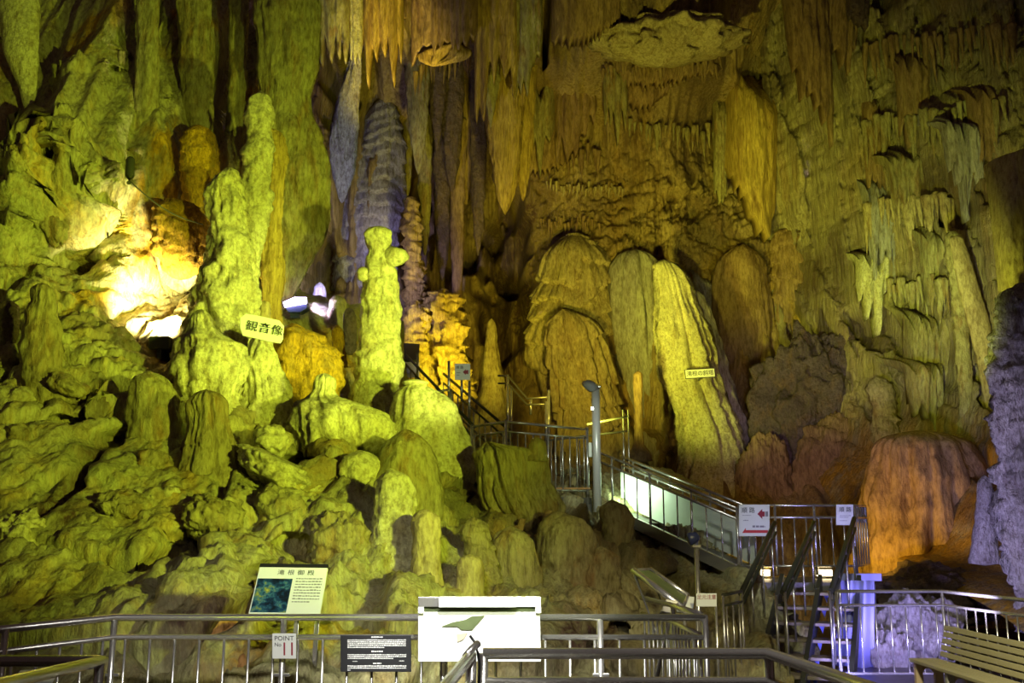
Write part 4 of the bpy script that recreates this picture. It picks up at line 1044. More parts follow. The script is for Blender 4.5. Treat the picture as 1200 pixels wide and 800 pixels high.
# ---- nearer barrier at the bottom centre
q1 = (at(566, 757, 4.45).x, 4.45, 0); q2 = (at(900, 757, 4.45).x, 4.45, 0)
railing('thick steel barrier rail at the bottom centre, nearest the viewer, bending towards us at right', [q1, q2, (1.22, 3.4, 0), (1.27, 1.9, 0)], [1.10, .985],
        [q1, q2, (1.235, 3.1, 0)], .153, r=.024, rb=.009)
e1 = (at(552, 760, 4.4).x, 4.4, 0)
bl = railing('short steel barrier running towards us from in front of the white board', [e1, (-.235, 3.4, 0), (-.30, 1.9, 0)], [1.10, .985], [e1, (-.235, 3.3, 0)], .14, r=.024, rb=.009)
pipe('cable', [at(551, 745, 4.42), at(556, 752, 4.40), at(560, 765, 4.40), at(562, 780, 4.41), at(561, 800, 4.40)], .006, 'black', bl, 8, 'thin dark cable')
pipe('handle', [at(545, 770, 4.3), at(553, 760, 4.34), at(560, 754, 4.38)], .016, 'steel', bl, 10)
# ---- bottom-left railing
f1 = (at(118, 765, 4.2).x, 4.2, 0)
railing('steel railing with a dark cross rail in the bottom left corner', [(-4.2, 4.25, 0), f1, (-1.80, 3.4, 0), (-1.86, 1.9, 0)], [1.10, .955], [f1], .15, r=.023, rb=.009)
nb = thing('notice_board', 'small pale green notice sheet tilted behind the bottom left railing', 'notice', at(40, 800, 4.9))
P = at(12, 800, 4.7); eu = at(61, 798, 4.7) - P; ev = at(24, 785, 5.0) - P
mesh('sheet', slab_geo(P, eu, ev, .01), 'sign_white', nb)
mesh('stripe', slab_geo(P + eu * .62 + ev * .42 + V3(0, -.002, .004), eu * .36, ev * .16, .002), 'ink', nb)
pipe('leg', [V3(P.x + .1, 4.85, 0), P + eu * .5 + ev * .3], .012, 'steel_dark', nb)

# ---- white board
wb = thing('board', 'large overlit white board with a top light strip, hung on the long railing', 'board', at(562, 775, 6.0))
P = at(490, 775, 6.02); eu = at(634, 775, 6.02) - P; ev = at(490, 715, 6.02) - P
mesh('panel', slab_geo(P, eu, ev, .02), 'board', wb, .003)
P2 = at(490, 711, 6.0); eu2 = at(634, 711, 6.0) - P2; ev2 = at(490, 699, 6.0) - P2
mesh('lamp_strip', slab_geo(P2 + eu2 * .17 - V3(0, .03, 0), eu2 * .63, ev2, .06), 'board', wb, .004)
mesh('end_bracket', slab_geo(P2, eu2 * .17, ev2, .03), 'steel', wb, .004)
mesh('end_bracket', slab_geo(P2 + eu2 * .80, eu2 * .20, ev2, .03), 'board', wb, .004)
mesh('upright', slab_geo(P2 - ev2 * .6, eu2 * .045, ev2 * .6, .03), 'board', wb)
mesh('upright', slab_geo(P2 + eu2 * .955 - ev2 * .6, eu2 * .045, ev2 * .6, .03), 'board', wb)
mesh('slot_backing', slab_geo(P2 + eu2 * .045 - ev2 * .5 + V3(0, .02, 0), eu2 * .91, ev2 * .5, .01), 'green_print', wb, label='dark gap under the strip')
for nm, poly, mt in (('printed_picture', [(517, 734), (530, 729), (545, 726), (553, 722), (568, 721), (553, 738), (541, 738), (536, 734)], 'green_print'),
                     ('printed_block', [(535, 743), (548, 741), (543, 749), (536, 752)], 'beige'),
                     ('printed_block', [(573, 759), (591, 759), (592, 769), (574, 769)], 'yellow_print')):
    mesh(nm, poly_geo([at(a, b, 6.012) for a, b in poly][::-1], .004, (0, -1, 0)), mt, wb)

# ---- slanted info panel
ip = thing('info_panel', 'slanted white information panel with a cave photo and a black top edge', 'information panel', at(335, 742, 6.9))
P = at(291, 719, 6.72); eu = at(375, 720, 6.72) - P; ev = at(305, 661, 7.02) - P
mesh('panel', slab_geo(P, eu, ev, .02), 'sign_white', ip, .003)
mesh('top_edge', slab_geo(P + ev * .94 + eu.cross(ev).normalized() * .004, eu, ev * .07, .03), 'black', ip)
mesh('photo', slab_geo(P + eu * .02 + ev * .03 + eu.cross(ev).normalized() * .003, eu * .50, ev * .67, .002), 'photo', ip)
lettering('滝 根 御 殿', P, eu, ev, .55, .825, .115, 'ink', ip, spacing=1.1)
dashes(P, eu, ev, [(.71 - .058 * k, .57, .95 if k < 8 else .82, .026) for k in range(9)], 'grey_ink', ip, 3)
for px in (346, 370):
    pipe('leg', [V3(at(px - 8, 760, 6.9).x, 6.95, 0), at(px + 2, 722, 6.85), at(px + 6, 700, 6.95)], .016, 'steel', ip)

# ---- numbered sign
ns = thing('number_sign', 'white sign on a railing post reading point number eleven', 'sign', at(333, 772, 6.14))
P = at(319, 771.5, 6.14); eu = at(347, 771.5, 6.14) - P; ev = at(319, 742, 6.14) - P
mesh('plate', slab_geo(P, eu, ev, .01), 'board', ns, .002)
lettering('POINT', P, eu, ev, .5, .80, .26, 'ink', ns, squash=1.05)
lettering('No', P, eu, ev, .24, .55, .22, 'ink', ns)
lettering('11', P, eu, ev, .67, .36, .74, 'dark_red', ns, squash=.85)

# ---- black text panel
bp_ = thing('text_panel', 'black panel with white English text fixed to the long railing', 'sign', at(440, 788, 6.12))
P = at(399, 787, 6.13); eu = at(482, 787, 6.13) - P; ev = at(399, 744, 6.13) - P
mesh('plate', slab_geo(P, eu, ev, .012), 'black', bp_, .002)
dashes(P, eu, ev, [(.95, .44, .60, .035)] + [(.87 - .05 * k, .10, .93 if k < 4 else .62, .032) for k in range(5)], 'white_ink', bp_, 5)
dashes(P, eu, ev, [(.56, .44, .60, .04)] + [(.47 - .05 * k, .10, .93 if k < 2 else .75, .03) for k in range(3)], 'white_ink', bp_, 6)
dashes(P, eu, ev, [(.29, .17, .24, .02), (.30, .83, .90, .02), (.24, .46, .58, .045)] + [(.165 - .055 * k, .10, .93 if k < 2 else .14, .036) for k in range(3)], 'white_ink', bp_, 7)

# ---- bench
bn = thing('bench', 'olive slatted bench with a low backrest in the bottom right corner', 'bench', (4.1, 8.5, 0))
A0 = at(1064, 761, 9.7); A1 = at(1206, 799, 7.55)
ax = Vector((A1.x - A0.x, A1.y - A0.y, 0)); Lb = ax.length + .5; ax.normalize(); sd = Vector((-ax.y, ax.x, 0))
if sd.x < 0: sd = -sd
O = Vector((A0.x, A0.y, 0)); zs_ = .435
for k in range(3):
    mesh('seat_slat', slab_geo(O + sd * (.092 * k) + V3(0, 0, zs_), ax * Lb, sd * .086, .035), 'bench', bn, .008)
bo = O + sd * .285 + ax * .02
lean = (sd * .014 + V3(0, 0, .058))
for k in range(5):
    g = [slab_geo(bo + lean * k + V3(0, 0, zs_ + .02), ax * Lb, lean * .80, .025)]
    mesh('back_slat', join(*g), 'bench', bn, .006)
for t in (.12, .32, .80, 1.3, 1.9):
    mesh('back_upright', slab_geo(bo + ax * t + sd * .03 + V3(0, 0, zs_), ax * .05, lean * 5.1, .03), 'bench_grey', bn, .004)
for t, mt in ((.10, 'bench_leg'), (.75, 'bench_grey'), (1.5, 'bench_grey'), (2.2, 'bench_leg')):
    c = O + ax * t
    mesh('leg', slab_geo(c + sd * .02, sd * .07, V3(0, 0, zs_ - .03), .06), mt, bn, .012)
    mesh('leg', slab_geo(c + sd * .20, sd * .08, V3(0, 0, zs_ - .03), .06), mt, bn, .012)
    ring = [c + sd * (.145 + .085 * math.cos(a)) + V3(0, 0, .24 + .13 * math.sin(a)) - ax * .03 for a in np.linspace(0, 2 * math.pi, 25)]
    pipe('leg_ring', ring, .018, 'bench_leg', bn, 8)

# ---- right railing
g0 = at(980, 690, 10.6); g1 = at(1090, 690, 10.6)
h0 = (g0.x, 10.6, 0); h1 = (g1.x + .12, 10.6, 0); h2 = (4.72, 8.9, 0); h3 = (4.75, 7.4, 0)
railing('steel railing behind the bench, cornering beside the violet rock heap', [h0, h1, h2, h3], [.985, .845], [h0, h1, h2], .158, r=.018, rb=.009, zb=.17)

# ---- lower staircase to the landing
st = thing('staircase', 'open metal staircase with dark stringers climbing to the orange-lit landing', 'staircase', (3.1, 10.9, 0))
B0 = V3(3.06, 10.9, 0); T0 = V3(3.92, 13.0, .95); dr = (T0 - B0); dh = Vector((dr.x, dr.y, 0)).normalized(); sv = Vector((dh.y, -dh.x, 0)); HW = .47
for k in range(6):
    f = (k + .6) / 6.3; c = B0 + dr * f
    mesh('tread', slab_geo(c - sv * HW + dh * -.13, sv * 2 * HW, dh * .27, .035), 'tread', st, .004)
for s_, nm in ((-HW, 'stringer'), (0., 'stringer'), (HW, 'stringer')):
    a = B0 + sv * s_ - dh * .1; b = T0 + sv * s_
    w = sv * .05
    mesh(nm, slab_geo(a - w / 2 + V3(0, 0, -.10), w, (b - a), .0001) if False else join(slab_geo(a - w / 2 + V3(0, 0, .12), w, V3(0, 0, -.22), .0) if False else
         ([a - w / 2 + V3(0, 0, -.16), a + w / 2 + V3(0, 0, -.16), b + w / 2 + V3(0, 0, -.16), b - w / 2 + V3(0, 0, -.16),
           a - w / 2 + V3(0, 0, .10), a + w / 2 + V3(0, 0, .10), b + w / 2 + V3(0, 0, .10), b - w / 2 + V3(0, 0, .10)],
          [(0, 1, 2, 3), (7, 6, 5, 4), (0, 4, 5, 1), (1, 5, 6, 2), (2, 6, 7, 3), (3, 7, 4, 0)])), 'iron', st)
for k in range(6):
    f = (k + .55) / 6.3; c = B0 + dr * f + sv * .07
    mesh('bracket', poly_geo([c + V3(0, 0, -.02) - sv * .02, c + V3(0, 0, -.02) + sv * .045, c + sv * .02 + V3(0, 0, -.12)], .02, -dh), 'bracket_light_tint', st)
for (a, b) in (((908, 612, 13.1), (868, 696, 11.2)), ((954, 612, 13.1), (917, 694, 11.1)), ((1001, 607, 13.1), (974, 692, 11.0))):
    a, b = at(*a), at(*b)
    pipe('handrail', [a, b], .030, 'iron', st, 10)
    pipe('handrail', [a - V3(0, 0, .13), b - V3(0, 0, .13)], .024, 'iron', st, 10)
    for f in (.12, .42, .72, .98):
        p = a + (b - a) * f
        pipe('baluster', [p, p - V3(0, 0, .78)], .012, 'steel', st, 8)
for px, y0, Y in ((909, 697, 11.0), (920, 694, 11.0), (972, 692, 11.0)):
    p = at(px, y0, Y); pipe('post', [V3(p.x, p.y, 0), p], .016, 'steel', st, 8)

# ---- landing with its railing
ld = thing('landing', 'metal landing with railing at the top of the lower staircase', 'landing', (3.7, 13.5, .95))
l0 = at(866, 666, 13.0); l1 = at(1002, 666, 13.0)
mesh('deck', slab_geo(V3(l0.x, 12.95, .95), V3(l1.x - l0.x + .05, 0, 0), V3(.30, 1.6, 0), .10), 'steel_dark', ld)
lp = [(l0.x, 13.9, .95), (l1.x + .02, 13.9, .95)]
z1 = at(930, 592, 13.9).z - .95; z2 = at(930, 606, 13.9).z - .95; zb = at(930, 663, 13.9).z - .95
sxl = lambda px: at(px, 600, 13.9).x
lp = [(sxl(866), 13.9, .95), (sxl(1000), 13.9, .95), (sxl(1017) + .22, 14.6, .95)]
for i, z in enumerate((z1, z2)):
    pipe(('top_rail', 'middle_rail')[i], [V3(p[0], p[1], p[2] + z) for p in lp], .018, 'steel', ld)
pipe('bottom_rail', [V3(p[0], p[1], p[2] + zb) for p in lp], .016, 'steel', ld)
for px in (866, 908, 954, 1000):
    pipe('post', [V3(sxl(px), 13.9, 1.0), V3(sxl(px), 13.9, .95 + z1 + .02)], .020, 'steel', ld)
for px in (876, 884, 892, 900, 915, 930, 944, 959, 974, 988):
    pipe('baluster', [V3(sxl(px), 13.9, .95 + zb), V3(sxl(px), 13.9, .95 + z2)], .011, 'steel', ld, 8)
for f in (.2, .4, .6, .8, 1.):
    p = Vector(lp[1]) * (1 - f) + Vector(lp[2]) * f
    pipe('baluster', [p + V3(0, 0, zb), p + V3(0, 0, z1)], .013, 'steel', ld, 8)
for px, Y in ((988, 13.0), (1004, 13.0), (1022, 13.6)):
    p = at(px, 680, Y); pipe('leg', [V3(p.x, p.y, 0), V3(p.x, p.y, 0.9)], .035, 'violet_sheet', ld, 10)
pipe('brace', [at(986, 740, 12.6), at(1004, 690, 12.7)], .03, 'violet_sheet', ld)
mesh('beam', box_geo(at(1006, 676, 13.0), .55, .10, .09), 'violet_sheet', ld)
vs_ = thing('sheet', 'pale sheet, violet light in its colour, hanging beside the lower staircase', 'sheet', at(996, 786, 12.4))
fold = []
for i in range(26):
    u = i / 25
    for v in (0, 1):
        px = 986 + 38 * u - (8 * (1 - u) * v); fold.append(at(px, 680 + v * (100 if u < .35 else 104), 12.35 + .06 * math.sin(u * 15) - .10 * v * (1 - u)))
fq = [(2 * i, 2 * i + 1, 2 * i + 3, 2 * i + 2) for i in range(25)]
so = mesh('hanging_sheet', (fold, fq), 'violet_sheet', vs_, 0, True)
sm = so.modifiers.new('thick', 'SOLIDIFY'); sm.thickness = .012
for px, lab, w in ((966, 'glowing lamp on the landing floor, right one, by the stair head', .21), (897, 'glowing lamp on the landing floor, left one, below the red arrow sign', .12)):
    lm = thing('floor_lamp_box', lab, 'lamp', at(px, 680, 13.95))
    c = at(px, 671, 13.95)
    mesh('glass', box_geo(c, w, .05, .085), 'lamp_glow', lm, .012)
    mesh('housing', join(box_geo(c + V3(0, .06, 0), w + .04, .07, .11), box_geo(c + V3(0, .02, .055), w + .03, .10, .012)), 'iron', lm, .005)
    mesh('stand', box_geo(V3(c.x, c.y + .05, (c.z + .95) / 2 - .02), .05, .05, max(.02, c.z - .95)), 'iron', lm)

# ---- signs on the landing
def arrow_sign(label, quad, Y, arrows, kanji):
    s_ = thing('direction_sign', label, 'sign', at(quad[0], quad[3], Y))
    x0, y0, x1, y1 = quad
    P = at(x0, y1, Y); eu = at(x1, y1, Y) - P; ev = at(x0, y0, Y) - P
    mesh('plate', slab_geo(P, eu, ev, .012), 'sign_white', s_, .002)
    n = eu.cross(ev).normalized() * .003
    for (pts, mt) in arrows:
        mesh('arrow', poly_geo([P + eu * u + ev * v + n for u, v in pts], .002, n), mt, s_)
    if kanji:
        lettering('順 路', P, eu, ev, *kanji, 'ink', s_, lift=.003)
    return s_, P, eu, ev


s1, P, eu, ev = arrow_sign('white route sign with two red arrows at the left end of the landing railing', (866, 591, 902, 628), 13.7,
                           [([(.60, .70), (.76, .86), (.76, .78), (.84, .78), (.84, .62), (.76, .62), (.76, .54)][::-1], 'dark_red'),
                            ([(.10, .10), (.22, .26), (.22, .19), (.94, .19), (.94, .10)][::-1], 'red')], (.30, .81, .19))
mesh('arrow_tail', slab_geo(P + eu * .86 + ev * .62 + eu.cross(ev).normalized() * .003, eu * .09, ev * .16, .002), 'grey_ink', s1)
dashes(P, eu, ev, [(.66, .12, .40, .02), (.50, .14, .30, .03), (.31, .44, .86, .07)], 'grey_ink', s1, 8)
s2, P, eu, ev = arrow_sign('smaller white route sign without arrows at the right end of the landing railing', (980, 591, 1000, 615), 13.75, [], (.52, .74, .27))
dashes(P, eu, ev, [(.46, .20, .85, .03), (.38, .20, .70, .03), (.22, .20, .62, .03)], 'grey_ink', s2, 9)
s2b = thing('direction_sign', 'white route sign on the far corner of the landing railing, seen behind its bars', 'sign', at(1008, 614, 14.5))
P = at(1001, 612, 14.4); eu = at(1015, 612, 14.6) - P; ev = at(1001, 591, 14.4) - P
mesh('plate', slab_geo(P, eu, ev, .012), 'sign_white', s2b, .002)

# ---- ramp from the landing up to the platform
rp = thing('ramp', 'sloping footway with pale side screens rising from the landing to the platform', 'ramp', (2.6, 14.2, 1.07))
ra = at(866, 668, 13.3); rb_ = at(704, 592, 15.4)
dv = rb_ - ra; wv = V3(.42, .80, 0)
mesh('deck', slab_geo(ra, dv, wv, .05) if False else slab_geo(rb_, -dv, wv, .05), 'steel_dark', rp)
mesh('side_beam', slab_geo(ra - V3(0, .01, .10), dv, V3(0, 0, .17), .06), 'steel', rp, .006)
for side, off in (('near', V3(0, 0, 0)), ('far', wv)):
    a, b = ra + off, rb_ + off
    for z in (.80, .66):
        pipe('handrail', [a + V3(0, 0, z), b + V3(0, 0, z)], .020, 'steel', rp)
    for k in range(11):
        p = a + (b - a) * (k / 10)
        pipe('baluster', [p, p + V3(0, 0, .66 if k % 3 else .80)], .011 if k % 3 else .018, 'steel', rp, 8)
a, b = ra + wv * .96, rb_ + wv * .96
mesh('screen', slab_geo(a + V3(0, 0, .03), b - a, V3(0, 0, .56), .012), 'panel', rp, label='pale translucent-looking side screen')

# ---- platform and its railing
pf = thing('platform', 'upper viewing platform with steel railing left of the lamp post', 'platform', (.9, 15.2, 2.1))
zf = 2.08
pp = [at(593, 579, 14.2), at(690, 582, 15.3), at(735, 575, 17.0), at(610, 570, 17.0), at(553, 570, 14.9)]
mesh('deck', poly_geo([V3(p.x, p.y, zf) for p in pp], .16, (0, 0, 1)), 'steel_dark', pf)
nr = [at(553, 505, 14.9), at(593, 497, 14.2), at(688, 507, 15.3)]
pth = [(p.x, p.y, zf) for p in nr]
zt = 3.12 - zf
rail_parts(pf, pth, [zt, zt - .14], .020)
pipe('bottom_rail', [V3(p[0], p[1], zf + .10) for p in pth], .016, 'steel', pf)
for p in pth: pipe('post', [V3(p[0], p[1], zf - .1), V3(p[0], p[1], zf + zt + .03)], .024, 'steel', pf)
for p in along(pth, .145): pipe('baluster', [V3(p.x, p.y, zf + .1), V3(p.x, p.y, zf + zt - .14)], .011, 'steel', pf, 8)
fr_ = [at(690, 500, 17.0), at(735, 497, 17.0)]
pipe('back_rail', [at(688, 497, 16.9), at(735, 488, 16.9)], .020, 'steel_dark', pf)
pipe('back_rail', [at(640, 516, 16.9), at(735, 505, 16.9)], .018, 'steel_dark', pf)
for px in (634, 646, 657, 668, 679, 730, 736):
    a = at(px, 516 if px < 700 else 480, 16.9); pipe('back_baluster', [V3(a.x, a.y, zf), a], .012, 'steel', pf, 8)
pipe('leg', [V3(pp[1].x, pp[1].y, .6), V3(pp[1].x, pp[1].y, zf - .1)], .04, 'steel_dark', pf)
pipe('leg', [V3(pp[0].x + .2, pp[0].y + .2, .6), V3(pp[0].x + .2, pp[0].y + .2, zf - .1)], .04, 'steel_dark', pf)
mesh('post_box', box_geo(at(692, 527, 15.25), .06, .06, .22), 'sign_white', pf, .005)
mesh('edge_lamp', box_geo(at(663, 572, 15.0), .75, .03, .02), 'orange', pf)

lpst = thing('lamp_post', 'tall steel lamp post with a small bent head at the platform corner', 'lamp post', (at(697, 590, 14.95).x, 14.95, at(697, 590, 14.95).z))
pt = at(698, 455, 14.95); pb = at(697, 590, 14.95)
pipe('pole', [V3(pt.x, pt.y, pb.z - .12), pt], .062, 'galvanised', lpst, 16)
mesh('cap', box_geo(pt + V3(.01, 0, .02), .14, .11, .04), 'steel', lpst, .01)
hv, hf = tube_geo([at(684, 449, 14.95), at(688, 450, 14.9), at(693, 453, 14.9), at(700, 455, 14.95)], [.04, .075, .085, .05], 16)
mesh('lamp_head', (hv, hf), 'glass', lpst, 0, True)
mesh('bracket', box_geo(V3(pt.x - .06, pt.y - .05, at(694, 479, 14.95).z), .05, .05, .05), 'steel', lpst)

# ---- upper stairs
us = thing('staircase', 'narrow dark upper staircase with railings climbing left behind the pale dome', 'staircase', at(575, 560, 15.6))
n0, n1 = at(556, 500, 15.2), at(476, 416, 18.6); f0, f1_ = at(598, 505, 16.2), at(520, 438, 19.4)
for (a, b) in ((n0, n1), (f0, f1_)):
    for z in (0, .18, .55):
        pipe('handrail', [a - V3(0, 0, z), b - V3(0, 0, z)], .026 if z == 0 else .020, 'iron', us)
    for k in range(13):
        p = a + (b - a) * (k / 12); pipe('baluster', [p - V3(0, 0, .18), p - V3(0, 0, .95)], .014, 'steel', us, 8)
    mesh('stringer', ([a - V3(.03, 0, 1.15), a - V3(-.03, 0, 1.15), b - V3(-.03, 0, 1.15), b - V3(.03, 0, 1.15),
                       a - V3(.03, 0, .93), a - V3(-.03, 0, .93), b - V3(-.03, 0, .93), b - V3(.03, 0, .93)],
                      [(0, 1, 2, 3), (7, 6, 5, 4), (0, 4, 5, 1), (1, 5, 6, 2), (2, 6, 7, 3), (3, 7, 4, 0)]), 'iron', us)
for k in range(11):
    f = (k + .5) / 11; a = n0 + (n1 - n0) * f - V3(0, 0, 1.0); b = f0 + (f1_ - f0) * f - V3(0, 0, 1.0); b.z = a.z
    mesh('tread', slab_geo(a, b - a, V3(-.1, .26, 0), .04), 'steel_dark', us)
for (px, ya, yb_, Y) in ((489, 413, 452, 18.0), (526, 423, 474, 17.0), (541, 440, 470, 17.4), (550, 446, 492, 17.4)):
    pipe('post', [at(px, yb_, Y), at(px, ya, Y)], .022, 'steel', us)
pipe('stub_rail', [at(506, 460, 15.4), at(528, 456, 15.4)], .020, 'steel', us)
pipe('stub_post', [at(528, 456, 15.4), at(528, 476, 15.4)], .028, 'steel', us)
br = thing('railing', 'angled railing with posts behind the platform, left of the bell-shaped mound', 'railing', at(620, 520, 18))
for z in (0, 9):
    pipe('rail', [at(584, 440 + z, 18.4), at(595, 440 + z, 18.2), at(618, 467 + z * .8, 18.0), at(643, 465 + z * .9, 17.8)], .020, 'steel_dark', br)
for px, ya, yb_, Y in ((595, 439, 520, 18.2), (599, 452, 512, 18.2), (622, 466, 486, 18.0), (643, 457, 530, 17.8), (640, 470, 530, 17.8)):
    pipe('post', [at(px, yb_, Y), at(px, ya, Y)], .026, 'steel', br)
s3, P, eu, ev = arrow_sign('little white route sign with one dark red arrow on the upper stairs', (533, 426, 551, 445), 16.9,
                           [([(.52, .48), (.72, .66), (.72, .57), (.88, .62), (.88, .34), (.72, .39), (.72, .30)][::-1], 'dark_red')], (.32, .76, .20))
dashes(P, eu, ev, [(.45, .12, .36, .05), (.3, .12, .30, .04)], 'grey_ink', s3, 11)
bt = thing('booth', 'small violet-walled booth under a dark sloping roof, top of the upper stairs', 'booth', at(478, 436, 19.2))
P = at(466, 437, 19.2); eu = at(488, 437, 19.2) - P; ev = at(466, 419, 19.2) - P
mesh('wall', slab_geo(P, eu, V3(0, 0, ev.z), .6), 'violet_paint', bt)
mesh('roof', slab_geo(at(462, 420, 19.0), at(491, 422, 19.0) - at(462, 420, 19.0), at(464, 401, 19.8) - at(462, 420, 19.0), .05), 'roof', bt)

# ---- reading stand, warning sign, spotlight post
rs_ = thing('reading_stand', 'slanted steel reading stand seen edge-on at the end of the long railing', 'reading stand', at(770, 800, 7.6))
a, b, c, d = at(742, 668, 7.9), at(800, 712, 7.5), at(762, 667, 8.35), at(806, 698, 8.1)
n = (b - a).cross(c - a).normalized()
if n.z < 0: n = -n
mesh('panel', poly_geo([a * .92 + c * .08, b * .92 + d * .08, b * .1 + d * .9, a * .1 + c * .9], .02, n), 'green_print', rs_)
pipe('frame_rail', [a, b], .026, 'steel', rs_); pipe('frame_rail', [c, d], .022, 'steel', rs_)
pipe('frame_rail', [a, c], .014, 'steel', rs_); pipe('frame_rail', [b, d], .014, 'steel', rs_)
pipe('arm', [b, at(822, 719, 7.3)], .016, 'steel', rs_)
pipe('leg', [a, at(772, 750, 7.6), V3(at(785, 800, 7.5).x, 7.5, 0)], .014, 'steel', rs_)
pipe('leg', [c, at(790, 750, 8.0), V3(at(795, 800, 8.0).x, 8.0, 0)], .013, 'steel', rs_)
pipe('leg', [at(796, 722, 7.5), at(783, 728, 7.5), at(768, 800, 7.5)], .022, 'steel', rs_)
mesh('clamp', slab_geo(at(774, 716, 7.45), at(789, 719, 7.45) - at(774, 716, 7.45), at(781, 701, 7.5) - at(774, 716, 7.45), .08), 'steel', rs_, .006)
wp = thing('panel_board', 'blank pale green panel beside the foot-warning sign', 'panel', at(802, 716, 8.8))
P = at(793, 715, 8.7); eu = at(812, 716, 8.7) - P; ev = at(795, 698, 8.8) - P
mesh('plate', slab_geo(P, eu, ev, .02), 'sign_white', wp, .003)
mesh('frame', join(slab_geo(P - eu * .03 + V3(0, .002, 0), eu * 1.06, ev * .06, .03), slab_geo(P - eu * .03 + ev * .96 + V3(0, .002, 0), eu * 1.06, ev * .06, .03)), 'steel', wp)
pipe('leg', [V3((P + eu * .5).x, P.y + .04, 0), P + eu * .5 + V3(0, .04, .02)], .018, 'steel', wp)
fs = thing('warning_sign', 'white sign with dark red characters on two thin steel legs, left of the staircase', 'sign', at(828, 760, 8.6))
P = at(816, 710.5, 8.6); eu = at(840, 710.5, 8.6) - P; ev = at(816, 695, 8.6) - P
mesh('plate', slab_geo(P, eu, ev, .012), 'sign_white', fs, .002)
lettering('足元注意', P, eu, ev, .5, .70, .38, 'dark_red', fs)
for u in (.04, .98):
    pipe('leg', [V3((P + eu * u).x, 8.62, 0), P + eu * u + V3(0, .02, 0)], .012, 'steel', fs)
sp_ = thing('spotlight_post', 'thin steel post carrying a dark blue spotlight in front of the ramp', 'spotlight', (at(816, 700, 9.2).x, 9.2, 0))
p = at(816, 640, 9.2)
pipe('pole', [V3(p.x, p.y, 0), p], .022, 'steel', sp_)
mesh('collar', box_geo(p, .08, .06, .025), 'steel', sp_, .005)
hv = tube_geo([at(806, 632, 9.2), at(809, 631, 9.2), at(814, 629, 9.2), at(817, 630, 9.25)], [.055, .06, .05, .03], 12)
mesh('lamp_head', hv, 'blue_case', sp_, 0, True)
mesh('yoke', box_geo(p + V3(0, 0, .04), .03, .03, .08), 'blue_case', sp_)
k1 = at(847, 697, 9.8); k2 = at(869, 694, 10.4)
railing('short dark handrail with thin posts at the bottom left of the staircase', [(k1.x, 9.8, 0), (k2.x, 10.4, 0)], [k1.z, k1.z - .10], [(k1.x, 9.8, 0), (k2.x, 10.4, 0)], .25, r=.016, rb=.010, mat='iron')

# ---- plaques, tube lamp, cable
kp = thing('plaque', 'white stone-shaped plaque with three brush characters on the green rocks', 'plaque', at(306, 402, 10.9))
pts = [(281, 372), (288, 367), (300, 369), (327, 375), (332, 381), (331, 397), (328, 402), (314, 400), (298, 396), (284, 393), (281, 384)]
mesh('plate', poly_geo([at(a, b, 11.2) for a, b in pts][::-1], .04, (0, -1, 0)), 'sign_white', kp, .008)
P = at(281, 394, 11.19); eu = at(331, 403, 11.19) - P; ev = at(281, 366, 11.19) - P
ev = ev - eu * (ev.dot(eu) / eu.length_squared)
lettering('観音像', P, eu, ev, .52, .50, .46, 'ink', kp, lift=.004, squash=1.15, spacing=1.05)
YT = on_wall('B', 812, 437) - 2.0
tp = thing('plaque', 'small white name plate with five characters on the leaning tower', 'plaque', at(820, 443, YT))
P = at(804, 443, YT); eu = at(838, 441, YT) - P; ev = at(803, 433.5, YT) - P
mesh('plate', slab_geo(P, eu, ev, .02), 'board', tp, .003)
mesh('frame', slab_geo(P - eu * .02 - ev * .08 + V3(0, .012, 0), eu * 1.04, ev * 1.16, .02), 'ink', tp)
lettering('滝根の斜塔', P, eu, ev, .5, .48, .66, 'ink', tp, lift=.004)
pipe('stake', [P + eu * .5 + V3(0, .03, 0), P + eu * .5 + V3(0, 1.0, -.1)], .02, 'steel_dark', tp)

tl = thing('tube_lamp', 'glowing violet tube lamp in a dark blue trough, left of centre', 'lamp', at(346, 366, 14.3))
a, b = at(333, 357, 14.3), at(359, 352, 14.3)
pipe('tube', [a, a * .5 + b * .5 + V3(0, 0, .02), b], [.045, .065, .05], 'tube_glow', tl, 12)
mesh('trough', poly_geo([at(331, 358, 14.35), at(360, 354, 14.35), at(360, 361, 14.35), at(352, 366, 14.35), at(338, 366, 14.35)][::-1], .18, (0, -1, 0)), 'blue_case', tl, .01)
mesh('foot', slab_geo(at(340, 372, 14.4), at(350, 372, 14.4) - at(340, 372, 14.4), V3(0, 0, .12), .1), 'blue_case', tl)
hl = thing('hanging_spotlight', 'small dark spotlight hung on the upper left wall with a thin wire', 'spotlight', at(153, 198, 12.6))
mesh('lamp_head', tube_geo([at(153, 184, 12.6), at(153, 187, 12.6), at(152, 206, 12.6), at(151, 214, 12.5)], [.03, .06, .06, .03], 12), 'iron', hl, 0, True)
w0, w1 = at(152, 212, 12.6), at(238, 263, 12.9)
pipe('wire', [w0 + (w1 - w0) * t - V3(0, 0, .10 * math.sin(t * 3.14)) for t in np.linspace(0, 1, 14)], .010, 'steel_dark', hl, 6)
fl_ = thing('floodlight', 'dark floodlight in the hollow below the glaring white patch of wall', 'floodlight', at(188, 405, 12.2))
c = at(188, 402, 12.15)
mesh('housing', box_geo(c, .26, .12, .16), 'iron', fl_, .015)
mesh('glass', box_geo(c + V3(0, .065, .01), .22, .012, .12), 'glass', fl_)
mesh('yoke', box_geo(c - V3(0, 0, .13), .05, .05, .12), 'iron', fl_)
